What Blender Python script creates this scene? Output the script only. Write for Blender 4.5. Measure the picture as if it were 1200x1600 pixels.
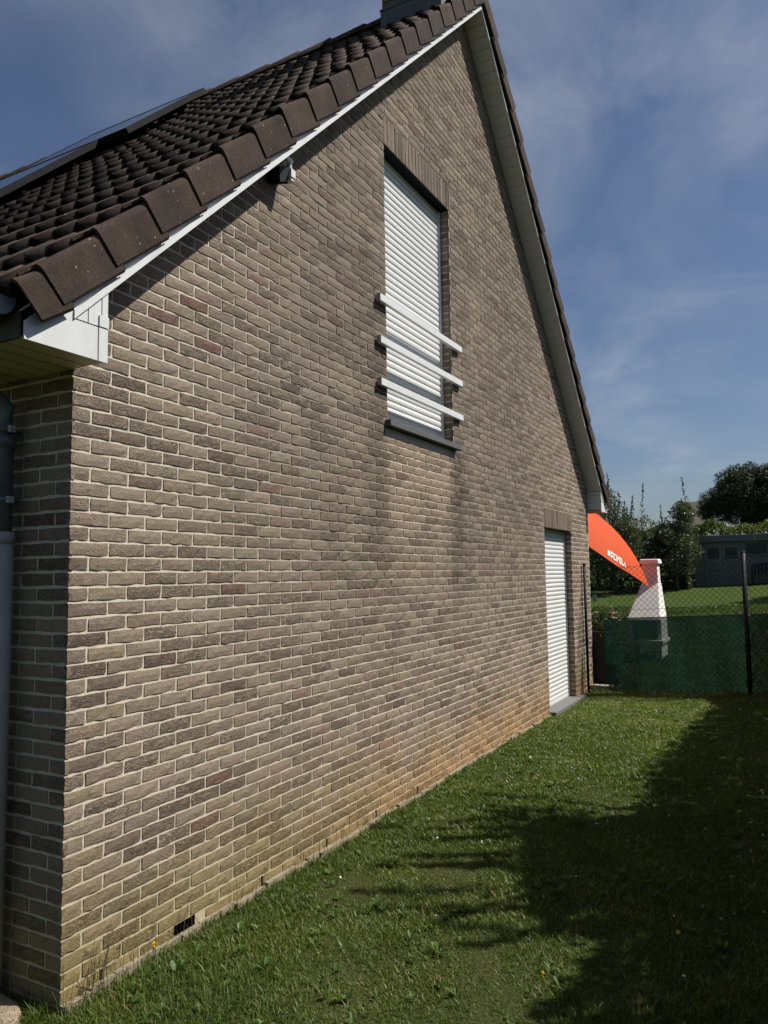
import bpy, math, random
import numpy as np
from mathutils import Matrix, Vector
rad = math.radians
random.seed(7); RNG = np.random.default_rng(7)
scene = bpy.context.scene
for o in list(bpy.data.objects): bpy.data.objects.remove(o)

# ------------------------------------------------------------------ camera
CAM = np.array([2.5818, -2.0703, 1.6944]); FPX = 1171.1
CR = np.array([0.878286, 0.477929, -0.014039]); CU = np.array([0.052091, -0.066458, 0.996429]); CF = np.array([-0.475290, 0.875881, 0.083265])
cd = bpy.data.cameras.new('camera'); cam = bpy.data.objects.new('camera', cd); scene.collection.objects.link(cam)
cd.sensor_fit = 'VERTICAL'; cd.sensor_height = 36; cd.lens = FPX/1600*36; cd.clip_start = .02; cd.clip_end = 3000
cam.matrix_world = Matrix(((CR[0], CU[0], -CF[0], CAM[0]), (CR[1], CU[1], -CF[1], CAM[1]), (CR[2], CU[2], -CF[2], CAM[2]), (0, 0, 0, 1)))
scene.camera = cam
# ------------------------------------------------------------------ sun and sky
SUN = np.array([.195, .100, .295]); SUN /= np.linalg.norm(SUN)
EL = math.asin(SUN[2]); AZ = math.atan2(SUN[0], SUN[1])
sl = bpy.data.lights.new('sun', 'SUN'); sl.energy = 4.9; sl.angle = rad(.53); sl.color = (1, .955, .88)
so = bpy.data.objects.new('sun', sl); scene.collection.objects.link(so); so.location = (12, 8, 20)
so.rotation_euler = Vector(SUN).to_track_quat('Z', 'Y').to_euler()
W = bpy.data.worlds.new('World'); scene.world = W; W.use_nodes = True
vs = scene.view_settings; vs.view_transform = 'Standard'; vs.look = 'None'; vs.exposure = 0.40; vs.gamma = 1; vs.use_curve_mapping = False

# ------------------------------------------------------------------ node helpers
class N:
    def __init__(s, nt): s.nt = nt; s.n = nt.nodes; s.n.clear()
    def mk(s, t, **kw):
        nd = s.n.new(t)
        for k, v in kw.items(): setattr(nd, k, v)
        return nd
    def put(s, inp, v):
        if hasattr(v, 'is_linked') or isinstance(v, bpy.types.NodeSocket): s.nt.links.new(v, inp)
        elif v is not None:
            if isinstance(v, (tuple, list)) and len(v) == 3 and inp.type == 'RGBA': v = (*v, 1)
            inp.default_value = v
    def math(s, op, a, b=None, c=None, clamp=False):
        nd = s.mk('ShaderNodeMath', operation=op, use_clamp=clamp)
        for i, v in enumerate((a, b, c)):
            if v is not None: s.put(nd.inputs[i], v)
        return nd.outputs[0]
    def mix(s, f, a, b, mode='MIX'):
        nd = s.mk('ShaderNodeMix', data_type='RGBA', blend_type=mode)
        s.put(nd.inputs[0], f); s.put(nd.inputs[6], a); s.put(nd.inputs[7], b); return nd.outputs[2]
    def ramp(s, f, stops, interp='LINEAR'):
        nd = s.mk('ShaderNodeValToRGB'); r = nd.color_ramp; r.interpolation = interp
        while len(r.elements) < len(stops): r.elements.new(.5)
        for e, (p, c) in zip(r.elements, stops):
            e.position = p; e.color = (c, c, c, 1) if not isinstance(c, tuple) else (*c, 1)
        s.put(nd.inputs[0], f); return nd.outputs[0]
    def noise(s, vec, scale, detail=3, rough=.5, dist=0, out=0):
        nd = s.mk('ShaderNodeTexNoise'); s.put(nd.inputs['Vector'], vec)
        nd.inputs['Scale'].default_value = scale; nd.inputs['Detail'].default_value = detail
        nd.inputs['Roughness'].default_value = rough; nd.inputs['Distortion'].default_value = dist
        return nd.outputs[out]
    def vmul(s, v, k):
        nd = s.mk('ShaderNodeVectorMath', operation='MULTIPLY'); s.put(nd.inputs[0], v); nd.inputs[1].default_value = k; return nd.outputs[0]
    def vadd(s, v, k):
        nd = s.mk('ShaderNodeVectorMath', operation='ADD'); s.put(nd.inputs[0], v); s.put(nd.inputs[1], k); return nd.outputs[0]
    def band(s, x, a, b, c, d):      # 0 below a, 1 between b and c, 0 above d
        u = s.mk('ShaderNodeMapRange', interpolation_type='SMOOTHSTEP'); s.put(u.inputs[0], x); u.inputs[1].default_value = a; u.inputs[2].default_value = b
        w = s.mk('ShaderNodeMapRange', interpolation_type='SMOOTHSTEP'); s.put(w.inputs[0], x); w.inputs[1].default_value = c; w.inputs[2].default_value = d
        return s.math('MULTIPLY', u.outputs[0], s.math('SUBTRACT', 1.0, w.outputs[0]))
    def bump(s, h, strength=.5, dist=.01, normal=None):
        nd = s.mk('ShaderNodeBump'); s.put(nd.inputs['Strength'], strength); nd.inputs['Distance'].default_value = dist
        s.put(nd.inputs['Height'], h)
        if normal is not None: s.put(nd.inputs['Normal'], normal)
        return nd.outputs[0]
    def pos(s): return s.mk('ShaderNodeNewGeometry').outputs['Position']
    def xyz(s, v):
        nd = s.mk('ShaderNodeSeparateXYZ'); s.put(nd.inputs[0], v); return nd.outputs
    def attr(s, name): return s.mk('ShaderNodeAttribute', attribute_name=name).outputs['Fac']
    def out(s, col, rough=.8, normal=None, spec=.3, metal=0, extra=None):
        p = s.mk('ShaderNodeBsdfPrincipled'); s.put(p.inputs['Base Color'], col); s.put(p.inputs['Roughness'], rough)
        p.inputs['Specular IOR Level'].default_value = spec; p.inputs['Metallic'].default_value = metal
        if normal is not None: s.put(p.inputs['Normal'], normal)
        sh = p.outputs[0]
        if extra: sh = extra(sh)
        s.nt.links.new(sh, s.mk('ShaderNodeOutputMaterial').inputs[0]); return p
def newmat(name):
    m = bpy.data.materials.new(name); m.use_nodes = True; return m, N(m.node_tree)

CLOUD_OFF = (9.4, 6.2, 0.0)
# sky: Nishita with thin high cloud
w = N(W.node_tree)
sky = w.mk('ShaderNodeTexSky', sky_type='NISHITA', sun_disc=False, sun_elevation=EL, sun_rotation=AZ, altitude=100, air_density=1.0, dust_density=1.3, ozone_density=2.2)
tc = w.mk('ShaderNodeTexCoord').outputs['Generated']
sx, sy, sz = w.xyz(tc)
zz = w.math('ADD', w.math('MAXIMUM', sz, 0.0), .18)
cv = w.mk('ShaderNodeCombineXYZ'); w.put(cv.inputs[0], w.math('DIVIDE', sx, zz)); w.put(cv.inputs[1], w.math('DIVIDE', sy, zz)); cv.inputs[2].default_value = 3.3
cw = w.vadd(cv.outputs[0], CLOUD_OFF)
n1 = w.noise(cw, 1.5, 9, .60, .9)
n2 = w.noise(w.vadd(cw, (4.1, 2.2, 0)), .75, 3, .5, 0)
cl = w.math('MULTIPLY', w.ramp(n1, [(.40, 0.0), (.70, 1.0)]), w.ramp(n2, [(.46, .05), (.62, 1.0)]))
cl = w.math('MULTIPLY', cl, .60)
tinted = w.mix(1.0, sky.outputs[0], (.86, .89, .96), 'MULTIPLY')
cloudc = w.mix(1.0, w.mix(.75, sky.outputs[0], (7.5, 7.8, 8.4)), (1, 1, 1), 'MULTIPLY')
bg = w.mk('ShaderNodeBackground'); w.put(bg.inputs[0], w.mix(cl, tinted, cloudc)); bg.inputs[1].default_value = .06
w.nt.links.new(bg.outputs[0], w.mk('ShaderNodeOutputWorld').inputs[0])

# ------------------------------------------------------------------ object helpers
def link(o): scene.collection.objects.link(o); return o
class MB:
    def __init__(s): s.v = []; s.f = []; s.t = []
    def add(s, vs, fs, tone=0.):
        b = len(s.v); s.v.extend(vs); s.f.extend([tuple(i+b for i in f) for f in fs]); s.t.extend([tone]*len(vs)); return s
    def box(s, a, b, tone=0.):
        (x0, y0, z0), (x1, y1, z1) = a, b
        return s.add([(x0,y0,z0),(x1,y0,z0),(x1,y1,z0),(x0,y1,z0),(x0,y0,z1),(x1,y0,z1),(x1,y1,z1),(x0,y1,z1)],
                     [(0,3,2,1),(4,5,6,7),(0,1,5,4),(1,2,6,5),(2,3,7,6),(3,0,4,7)], tone)
    def prism(s, poly, d, tone=0.):       # poly: 3d points, extruded by vector d
        n = len(poly); d = np.array(d)
        vs = [tuple(p) for p in poly]+[tuple(np.array(p)+d) for p in poly]
        return s.add(vs, [tuple(range(n))[::-1], tuple(range(n, 2*n))]+[(i, (i+1) % n, n+(i+1) % n, n+i) for i in range(n)], tone)
    def tube(s, pts, r, k=8, caps=True, tone=0.):
        pts = [np.array(p, float) for p in pts]; n = len(pts); rs = r if hasattr(r, '__len__') else [r]*n
        base = len(s.v); vs = []
        for i, p in enumerate(pts):
            t = pts[min(i+1, n-1)]-pts[max(i-1, 0)]; t /= np.linalg.norm(t)+1e-9
            a = np.array([0, 0, 1.]) if abs(t[2]) < .9 else np.array([1., 0, 0])
            u = np.cross(t, a); u /= np.linalg.norm(u); q = np.cross(t, u)
            for j in range(k):
                an = 2*math.pi*j/k; vs.append(tuple(p+rs[i]*(math.cos(an)*u+math.sin(an)*q)))
        fs = [(i*k+j, i*k+(j+1) % k, (i+1)*k+(j+1) % k, (i+1)*k+j) for i in range(n-1) for j in range(k)]
        if caps: fs += [tuple(range(k))[::-1], tuple(range((n-1)*k, n*k))]
        return s.add(vs, fs, tone)
    def mesh(s, name, mat):
        me = bpy.data.meshes.new(name); me.from_pydata(s.v, [], s.f)
        a = me.attributes.new('tone', 'FLOAT', 'POINT'); a.data.foreach_set('value', np.array(s.t, dtype=np.float32))
        if mat: me.materials.append(mat)
        me.update(); return me
    def build(s, name, mat, parent=None, smooth=False, kind=None, bevel=0):
        me = s.mesh(name, mat)
        if smooth: me.polygons.foreach_set('use_smooth', [True]*len(me.polygons))
        return obj(name, me, parent, kind, bevel)
def obj(name, me, parent=None, kind=None, bevel=0, mw=None):
    o = link(bpy.data.objects.new(name, me))
    if parent: o.parent = parent
    if mw is not None: o.matrix_basis = mw
    if kind: o['kind'] = kind
    if bevel:
        b = o.modifiers.new('bevel', 'BEVEL'); b.width = bevel; b.segments = 2; b.limit_method = 'ANGLE'
    return o
def thing(name, label, cat, loc=(0, 0, 0), group=None):
    o = link(bpy.data.objects.new(name, None)); o.location = loc; o.empty_display_size = .1
    return tag(o, label, cat, group)
def tag(o, label, cat, group=None):
    o['label'] = label; o['category'] = cat
    if group: o['group'] = group
    return o
def rehome(o, parent):              # child built in world coordinates under a moved empty
    o.parent = parent; o.matrix_parent_inverse = Matrix.Translation(-Vector(parent.location)); return o
def pxarea(P):                      # approximate picture size of a small quad (list of 3d points)
    P = np.array(P)-CAM; z = P@CF
    if (z < .1).any(): return 0, False
    x = 600+FPX*(P@CR)/z; y = 800-FPX*(P@CU)/z
    ins = (x.max() > 0) and (x.min() < 1200) and (y.max() > 0) and (y.min() < 1600)
    return abs(sum(x[i]*y[(i+1) % len(x)]-x[(i+1) % len(x)]*y[i] for i in range(len(x))))/2, ins
def bp(px, py, ax, v):              # pixel -> point on the plane coordinate[ax] = v
    d = (px-600)/FPX*CR-(py-800)/FPX*CU+CF; return CAM+(v-CAM[ax])/d[ax]*d
def sstep(x, a, b):
    t = np.clip((x-a)/(b-a), 0, 1); return t*t*(3-2*t)

# ------------------------------------------------------------------ materials
BRICK_TONES = [(0.0, (.158, .116, .092)), (.10, (.196, .145, .115)), (.30, (.250, .194, .152)), (.50, (.278, .218, .169)),
               (.68, (.300, .238, .180)), (.80, (.286, .230, .158)), (.88, (.255, .180, .148)), (.95, (.245, .158, .130)), (1.0, (.215, .122, .100))]
def grime(k, p):
    """weathering of the gable by place: soot-grey middle, algae-tan foot, rinsed patch under the sill"""
    x, y, z = k.xyz(p)
    wob = k.noise(k.vmul(p, (1, 1, .35)), 1.6, 4, .6)
    wz = k.math('ADD', z, k.math('MULTIPLY', k.math('SUBTRACT', wob, .5), .8))
    foot = k.math('SUBTRACT', 1.0, k.band(wz, -.05, .72, 50, 51))
    wy = k.math('ADD', y, k.math('MULTIPLY', k.math('SUBTRACT', wob, .5), .5))
    dark = k.math('MULTIPLY', k.band(wy, .35, 1.9, 6.0, 8.2), k.band(wz, .7, 2.0, 6.2, 7.4))
    dark = k.math('MULTIPLY', dark, k.ramp(k.noise(p, .8, 4, .6), [(.30, .45), (.60, 1.0)]))
    rinse = k.math('MULTIPLY', k.band(wy, 2.60, 2.95, 3.55, 4.25), k.band(wz, 1.35, 2.6, 2.95, 3.1))
    rinse = k.math('MULTIPLY', rinse, k.band(z, 0, .1, 2.775, 2.785))
    sw = k.noise(k.vmul(p, (1, 1, .12)), 9, 4, .6)
    streak = k.math('MULTIPLY', k.math('MULTIPLY', k.band(y, 3.82, 4.00, 4.12, 4.30), k.band(wz, 1.1, 2.3, 2.86, 2.95)), k.ramp(sw, [(.35, .25), (.6, 1.0)]))
    streak2 = k.math('MULTIPLY', k.math('MULTIPLY', k.band(y, 2.25, 2.62, 2.72, 2.80), k.band(wz, 1.2, 2.3, 3.9, 4.6)), k.ramp(sw, [(.35, .3), (.6, 1.0)]))
    inx = k.math('GREATER_THAN', x, -.03)
    dark = k.math('MULTIPLY', k.math('MULTIPLY', dark, k.math('SUBTRACT', 1.0, rinse)), inx)
    return foot, dark, rinse, k.math('MULTIPLY', k.math('MAXIMUM', streak, k.math('MULTIPLY', streak2, .75)), inx), y
def brick_material():
    m, k = newmat('handmade_brick'); p = k.pos(); tone = k.attr('tone')
    foot, dark, rinse, streak, wob = grime(k, p)
    col = k.ramp(tone, BRICK_TONES)
    mot = k.noise(p, 38, 5, .65); fine = k.noise(p, 240, 3, .6)
    col = k.mix(k.ramp(mot, [(.35, 0.0), (.75, .55)]), col, k.mix(.5, col, (.30, .26, .20)))
    col = k.mix(k.ramp(mot, [(.28, .5), (.45, 0.0)]), col, (.075, .062, .052))
    col = k.mix(1.0, col, k.ramp(fine, [(.28, .60), (.72, 1.28)]), 'MULTIPLY')
    col = k.mix(k.ramp(k.noise(p, 110, 3, .7), [(.60, 0.0), (.72, .7)]), col, (.055, .045, .036))
    col = k.mix(k.math('MULTIPLY', dark, .62), col, k.mix(1.0, k.mix(.55, col, (.225, .187, .155)), (.80, .80, .80), 'MULTIPLY'))
    col = k.mix(k.math('MULTIPLY', rinse, .32), col, (.34, .25, .165))
    col = k.mix(k.math('MULTIPLY', streak, .70), col, (.085, .068, .052))
    tan = k.mix(k.band(wob, .9, 3.6, 9, 10), (.26, .205, .085), (.37, .225, .105))
    col = k.mix(k.math('MULTIPLY', foot, .88), col, tan)
    spots = k.noise(p, 15, 4, .7)
    col = k.mix(k.math('MULTIPLY', foot, k.ramp(spots, [(.56, 0.0), (.66, .75)])), col, (.05, .042, .026))
    lich = k.noise(p, 75, 2, .5)
    col = k.mix(k.math('MULTIPLY', k.math('ADD', foot, .12), k.ramp(lich, [(.70, 0.0), (.76, .8)])), col, (.42, .39, .30))
    # folds of hand-thrown clay
    sh = k.mk('ShaderNodeCombineXYZ'); k.put(sh.inputs[0], k.math('MULTIPLY', tone, 37.0)); k.put(sh.inputs[2], k.math('MULTIPLY', tone, 19.0))
    q = k.vadd(k.vmul(p, (1.0, 1.0, 2.6)), sh.outputs[0])
    fold = k.noise(q, 11, 3, .5, 2.4)
    fr = k.math('FRACT', k.math('MULTIPLY', fold, 6.0))
    crease = k.ramp(fr, [(0.0, 0.0), (.20, .80), (.60, 1.0), (1.0, .50)])
    many = k.ramp(k.math('FRACT', k.math('MULTIPLY', tone, 7.77)), [(.20, .20), (.90, 1.0)])
    col = k.mix(k.math('MULTIPLY', k.math('MULTIPLY', many, .70), k.ramp(crease, [(.05, 1.0), (.55, 0.0)])), col, (.040, .032, .026))
    nrm = k.bump(crease, k.math('MULTIPLY', many, 1.0), .011)
    nrm = k.bump(k.noise(p, 90, 6, .8), .9, .007, nrm)
    k.out(col, .92, nrm, .12); return m
def mortar_material():
    m, k = newmat('lime_mortar'); p = k.pos(); foot, dark, rinse, streak, wob = grime(k, p)
    g = k.noise(p, 160, 4, .7)
    col = k.mix(g, (.46, .405, .32), (.70, .63, .51))
    col = k.mix(k.math('MULTIPLY', dark, k.ramp(k.noise(p, 5, 5, .65), [(.35, .55), (.6, .98)])), col, k.mix(g, (.13, .112, .09), (.27, .235, .187)))
    col = k.mix(k.math('MULTIPLY', streak, .5), col, (.20, .165, .12))
    col = k.mix(k.math('MULTIPLY', foot, .6), col, k.mix(k.band(wob, .9, 3.6, 9, 10), (.34, .275, .13), (.48, .34, .19)))
    col = k.mix(k.math('MULTIPLY', rinse, .45), col, (.62, .52, .39))
    col = k.mix(k.ramp(k.noise(p, 13, 4, .7), [(.54, 0.0), (.74, .40)]), col, (.13, .112, .085))
    k.out(col, .95, k.bump(k.noise(p, 120, 5, .7), .7, .006), .08); return m
def tile_material():
    m, k = newmat('concrete_roof_tile'); p = k.pos()
    a = k.noise(p, 5, 5, .6); b = k.noise(p, 130, 3, .6); t = k.attr('tone')
    col = k.ramp(a, [(.3, (.036, .026, .021)), (.7, (.070, .049, .038))])
    col = k.mix(1.0, col, k.ramp(t, [(0.0, .78), (1.0, 1.2)]), 'MULTIPLY')
    col = k.mix(1.0, col, k.ramp(b, [(.25, .6), (.75, 1.35)]), 'MULTIPLY')
    col = k.mix(k.ramp(k.noise(p, 17, 5, .7), [(.55, 0.0), (.75, .5)]), col, (.04, .036, .03))
    v = k.mk('ShaderNodeTexVoronoi'); k.put(v.inputs['Vector'], p); v.inputs['Scale'].default_value = 26
    sp = k.math('MULTIPLY', k.ramp(v.outputs['Distance'], [(.10, 1.0), (.16, 0.0)]), k.ramp(k.noise(p, 7, 2), [(.50, 0.0), (.58, 1.0)]))
    col = k.mix(k.math('MULTIPLY', sp, .75), col, (.30, .28, .235))
    k.out(col, .9, k.bump(k.noise(p, 150, 5, .75), .8, .006), .15); return m
def plain(name, col, rough=.5, spec=.4, vary=.12, scale=9, bumpy=0, metal=0, dirt=None):
    m, k = newmat(name); p = k.pos(); n = k.noise(p, scale, 5, .65)
    c = k.mix(1.0, (*col,), k.ramp(n, [(.25, 1-vary), (.75, 1+vary)]), 'MULTIPLY')
    if dirt: c = k.mix(k.ramp(k.noise(k.vmul(p, (1, 1, .3)), scale*2.3, 5, .7), [(.5, 0.0), (.8, dirt[1])]), c, dirt[0])
    nr = k.bump(k.noise(p, scale*14, 4, .6), bumpy, .004) if bumpy else None
    k.out(c, rough, nr, spec, metal); return m
def leaf_material(name, c0, c1, trans=.35, rough=.45, straw=None):
    m, k = newmat(name); t = k.attr('tone')
    col = k.mix(t, c0, c1) if straw is None else k.ramp(t, [(0.0, c0), (.72, c1), (1.0, straw)])
    def ex(sh):
        tr = k.mk('ShaderNodeBsdfTranslucent'); k.put(tr.inputs[0], k.mix(1.0, col, (1.3, 1.45, .6), 'MULTIPLY'))
        mx = k.mk('ShaderNodeMixShader'); mx.inputs[0].default_value = trans
        k.nt.links.new(sh, mx.inputs[1]); k.nt.links.new(tr.outputs[0], mx.inputs[2]); return mx.outputs[0]
    k.out(col, rough, None, .35, 0, ex); return m
def lawn_material():
    m, k = newmat('lawn_soil'); p = k.pos(); a = k.noise(p, 1.3, 5, .6); b = k.noise(p, 60, 4, .7); x, y, z = k.xyz(p)
    near = k.mix(a, (.040, .052, .014), (.085, .090, .030))
    far = k.mix(a, (.036, .062, .010), (.066, .095, .020))
    fy = k.mk('ShaderNodeMapRange'); k.put(fy.inputs[0], y); fy.inputs[1].default_value = 9; fy.inputs[2].default_value = 14
    c = k.mix(1.0, k.mix(fy.outputs[0], near, far), k.ramp(b, [(.25, .55), (.75, 1.45)]), 'MULTIPLY')
    k.out(c, .95, k.bump(b, 1.0, .03), .1); return m
BRICK = brick_material(); MORTAR = mortar_material(); TILE = tile_material()
WHITE = plain('white_pvc', (.62, .63, .62), .42, .5, .03, 3, 0, 0, ((.42, .42, .38), .45))
SHUT = plain('white_shutter_slat', (.60, .605, .595), .45, .45, .03, 4, 0, 0, ((.6, .6, .57), .18))
SOFF = plain('cream_soffit_board', (.60, .60, .58), .5, .4, .05, 3)
CREAM = plain('olive_cream_soffit_board', (.50, .46, .30), .5, .4, .05, 3)
DARKGAP = plain('dark_gap', (.02, .02, .02), .9, .1)
GREYX = 0
BLUESTONE = plain('bluestone', (.10, .102, .105), .75, .3, .35, 60, .5)
GREYSTONE = plain('grey_door_sill', (.15, .15, .148), .8, .3, .15, 30, .4)
ZINC = plain('weathered_zinc', (.13, .155, .17), .5, .5, .2, 10, .1, .35)
ZINCL = plain('pale_pvc_pipe', (.36, .37, .36), .6, .3, .1, 10, 0, 0, ((.15, .15, .14), .5))
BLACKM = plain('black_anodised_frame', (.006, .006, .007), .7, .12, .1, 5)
LEAD = plain('lead_flashing', (.085, .095, .11), .7, .4, .25, 12, .2, 0)
ALU = plain('grey_aluminium', (.45, .46, .46), .4, .5, .05, 5, 0, .3)
FENCEM = plain('dark_coated_steel', (.010, .013, .012), .6, .25, .1, 10)
CONC = plain('white_concrete', (.74, .72, .68), .85, .2, .06, 8, .3)
PINK = plain('refractory_pink', (.42, .33, .31), .9, .2, .08, 8, .3)
SHEDM = plain('grey_painted_wood', (.15, .165, .165), .6, .3, .1, 6)
SHEDR = plain('grey_felt_fascia', (.13, .145, .145), .7, .3, .1, 6)
DGLASS = plain('dark_glass', (.05, .06, .062), .6, .2)
BENCHM = plain('dark_stained_wood', (.02, .02, .022), .6, .3, .2, 10)
BARK = plain('bark', (.06, .048, .036), .9, .2, .3, 14, .8)
SLABM = plain('sandstone_slab', (.33, .26, .19), .9, .2, .3, 40, .8)
POTM = plain('black_planter', (.012, .012, .014), .5, .4)
LAWN = lawn_material()
GRASS = leaf_material('grass_blade', (.044, .088, .010), (.150, .190, .036), .4, .5, (.30, .25, .10))
FARGRASS = leaf_material('far_grass_blade', (.030, .055, .008), (.085, .110, .026), .35, .6)
WEED = leaf_material('weed_leaf', (.055, .115, .020), (.110, .180, .045), .3, .5)
HEDGE = leaf_material('privet_leaf', (.020, .034, .010), (.055, .080, .024), .25)
HEDGEL = leaf_material('bright_hedge_leaf', (.055, .080, .018), (.120, .145, .045), .3)
LOOSE = leaf_material('willow_leaf', (.040, .056, .028), (.095, .110, .06), .3)
PINE = leaf_material('pine_needle', (.012, .024, .008), (.045, .072, .020), .1, .6)
DRY = leaf_material('dry_stem', (.12, .095, .05), (.30, .25, .13), .2, .7)
PETAL = plain('white_petal', (.75, .74, .66), .6, .2)
YPETAL = plain('yellow_petal', (.80, .55, .02), .6, .2)
RPETAL = plain('faded_rose_petal', (.55, .42, .34), .7, .2)

# ------------------------------------------------------------------ ground
def ground_z(x, y):
    x = np.asarray(x, float); y = np.asarray(y, float)
    base = .018+.055*sstep(y, 5, 8.6)*np.clip(x, 0, 3)+.02*np.sin(x*3.1+y*1.7)*.25+.004*np.sin(x*9+y*5)
    ramp = np.where(y > 10, (np.minimum(y, 32)-10)*.0655, 0)
    return base+ramp+.012*np.clip(y-32, 0, 100)
def ground():
    xs = np.concatenate([np.linspace(-400, -12, 10), np.linspace(-11, 14, 70), np.linspace(16, 400, 10)])
    ys = np.concatenate([np.linspace(-300, -12, 8), np.linspace(-10, 40, 120), np.linspace(45, 900, 16)])
    X, Y = np.meshgrid(xs, ys); Z = ground_z(X, Y)
    v = np.stack([X, Y, Z], -1).reshape(-1, 3).tolist(); nx = len(xs)
    f = [(j*nx+i, j*nx+i+1, (j+1)*nx+i+1, (j+1)*nx+i) for j in range(len(ys)-1) for i in range(nx-1)]
    MB().add(v, f).build('lawn', LAWN, None, True, 'structure')
ground()

# ------------------------------------------------------------------ house
HB = .0625; L = .2064; J = .0125; WID = 8.9; APY = 4.45; M = .97; TH = math.atan(M); Z0 = .04375-HB
def soff(y): return 7.17-M*abs(y-APY)
house = thing('brick_house', 'brown brick gable house with white roller shutters and dark tiled roof', 'house')
gable = None
WIN = (2.765, 4.0, 2.835, 4.988); DOOR = (6.69, 7.93, .066, 2.235); RV = .11
MX = -.0040
def gable_mortar():
    b = MB(); zb = -.35
    def poly(pts): b.add([(MX, y, z) for y, z in pts], [tuple(range(len(pts)))])
    t = lambda y: soff(y)+.06
    poly([(0, zb), (WIN[0], zb), (WIN[0], t(WIN[0])), (0, t(0))])
    poly([(WIN[0], zb), (WIN[1], zb), (WIN[1], 2.778), (WIN[0], 2.778)])
    poly([(WIN[0], WIN[3]), (WIN[1], WIN[3]), (WIN[1], t(WIN[1])), (WIN[0], t(WIN[0]))])
    poly([(WIN[1], zb), (DOOR[0], zb), (DOOR[0], t(DOOR[0])), (APY, t(APY)), (WIN[1], t(WIN[1]))])
    poly([(DOOR[0], zb), (DOOR[1], zb), (DOOR[1], DOOR[2]), (DOOR[0], DOOR[2])])
    poly([(DOOR[0], DOOR[3]), (DOOR[1], DOOR[3]), (DOOR[1], t(DOOR[1])), (DOOR[0], t(DOOR[0]))])
    poly([(DOOR[1], zb), (WID, zb), (WID, t(WID)), (DOOR[1], t(DOOR[1]))])
    for (a, c, lo, hi) in (WIN, DOOR):
        lo -= .06
        b.add([(MX, a, lo), (-.3, a, lo), (-.3, a, hi), (MX, a, hi)], [(0, 1, 2, 3)])
        b.add([(MX, c+.004, lo), (-.3, c+.004, lo), (-.3, c+.004, hi), (MX, c+.004, hi)], [(3, 2, 1, 0)])
        b.add([(MX, a, hi+.003), (-.3, a, hi+.003), (-.3, c, hi+.003), (MX, c, hi+.003)], [(0, 1, 2, 3)])
    # thickness: inner leaf
    b.add([(-.3, 0, zb), (-.3, WID, zb), (-.3, WID, t(WID)), (-.3, APY, t(APY)), (-.3, 0, t(0))], [(4, 3, 2, 1, 0)])
    return b.build('gable_wall', MORTAR, house)
gable = gable_mortar()
fb = MB(); YF = -MX
fb.add([(MX, YF, -.35), (-11, YF, -.35), (-11, YF, 2.62), (MX, YF, 2.62)], [(0, 1, 2, 3)])
front = fb.build('front_wall', MORTAR, house)
MB().add([(MX, WID+MX, -.35), (-11, WID+MX, -.35), (-11, WID+MX, 2.9), (MX, WID+MX, 2.9)], [(3, 2, 1, 0)]).build('rear_wall', MORTAR, house)
MB().add([(-11, YF, -.35), (-11, WID, -.35), (-11, WID, 2.9), (-11, APY, 7.1), (-11, YF, 2.9)], [(4, 3, 2, 1, 0)]).build('side_wall', MORTAR, house)

def brick_geo(wd, ht, rng, depth=.018, amp=1.0):
    nu, nv = (5, 2) if wd > .15 else ((3, 2) if wd > .06 else (2, 2))
    vs, idx = [], {}; tilt = rng.normal(0, .0014)
    for j in range(nv+1):
        for i in range(nu+1):
            u = wd*i/nu; v = ht*j/nv; e = (i in (0, nu)) or (j in (0, nv))
            du = rng.normal(0, .0013)*amp; dv = rng.normal(0, .0009 if j else .0016)*amp+tilt*(u/wd-.5)
            n = rng.normal(.0020, .0010)-(.0022 if e else 0)
            if not e: du = rng.normal(0, .006)
            idx[i, j] = len(vs); vs.append((min(max(u+du, -.003), wd+.003), v+dv, n))
    fs = [(idx[i, j], idx[i+1, j], idx[i+1, j+1], idx[i, j+1]) for j in range(nv) for i in range(nu)]
    ring = [(i, 0) for i in range(nu)]+[(nu, j) for j in range(nv)]+[(i, nv) for i in range(nu, 0, -1)]+[(0, j) for j in range(nv, 0, -1)]
    bk = []
    for r in ring:
        x, y, z = vs[idx[r]]; bk.append(len(vs)); vs.append((x, y, -depth))
    for a in range(len(ring)):
        c = (a+1) % len(ring); fs.append((idx[ring[a]], bk[a], bk[c], idx[ring[c]]))
    return vs, fs
def pick_tone(rng):
    r = rng.random()
    return .02+.10*rng.random() if r < .035 else (.86+.14*rng.random() if r < .10 else (.72+.12*rng.random() if r < .22 else .26+.44*rng.random()))
rb = np.random.default_rng(11)
BHT = HB-J-.0005
VAR_S = []; VAR_H = []
WS = L-J; WH = L/2-J
for i in range(44):
    me = MB().add(*brick_geo(WS, BHT, rb), pick_tone(rb)).mesh('brick', BRICK); VAR_S.append(me)
for i in range(18):
    me = MB().add(*brick_geo(WH, BHT, rb), pick_tone(rb)).mesh('brick', BRICK); VAR_H.append(me)
FR_G = (np.array([0, 1., 0]), np.array([0, 0, 1.]), np.array([1., 0, 0]))      # gable: u=+y, v=+z, n=+x
FR_F = (np.array([-1., 0, 0]), np.array([0, 0, 1.]), np.array([0, -1., 0]))    # front: u=-x, v=+z, n=-y
bricks = []      # (wall, origin, width, height, frame)
def course_spans(stretch_first, total):
    u = 0; out = []; first = True
    while u < total-.02:
        wd = (WS if stretch_first else WH) if first else WS
        out.append((u, min(u+wd, total))); u += wd+J; first = False
    return out
def cut(spans, a, b):
    o = []
    for s, e in spans:
        if e <= a or s >= b: o.append((s, e)); continue
        if s < a-.02: o.append((s, a))
        if e > b+.02: o.append((b, e))
    return o
kS = round((2.04375-Z0)/HB)             # course index of the stretcher-first course
VENTS = []                              # open perpends and the vent brick
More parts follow.
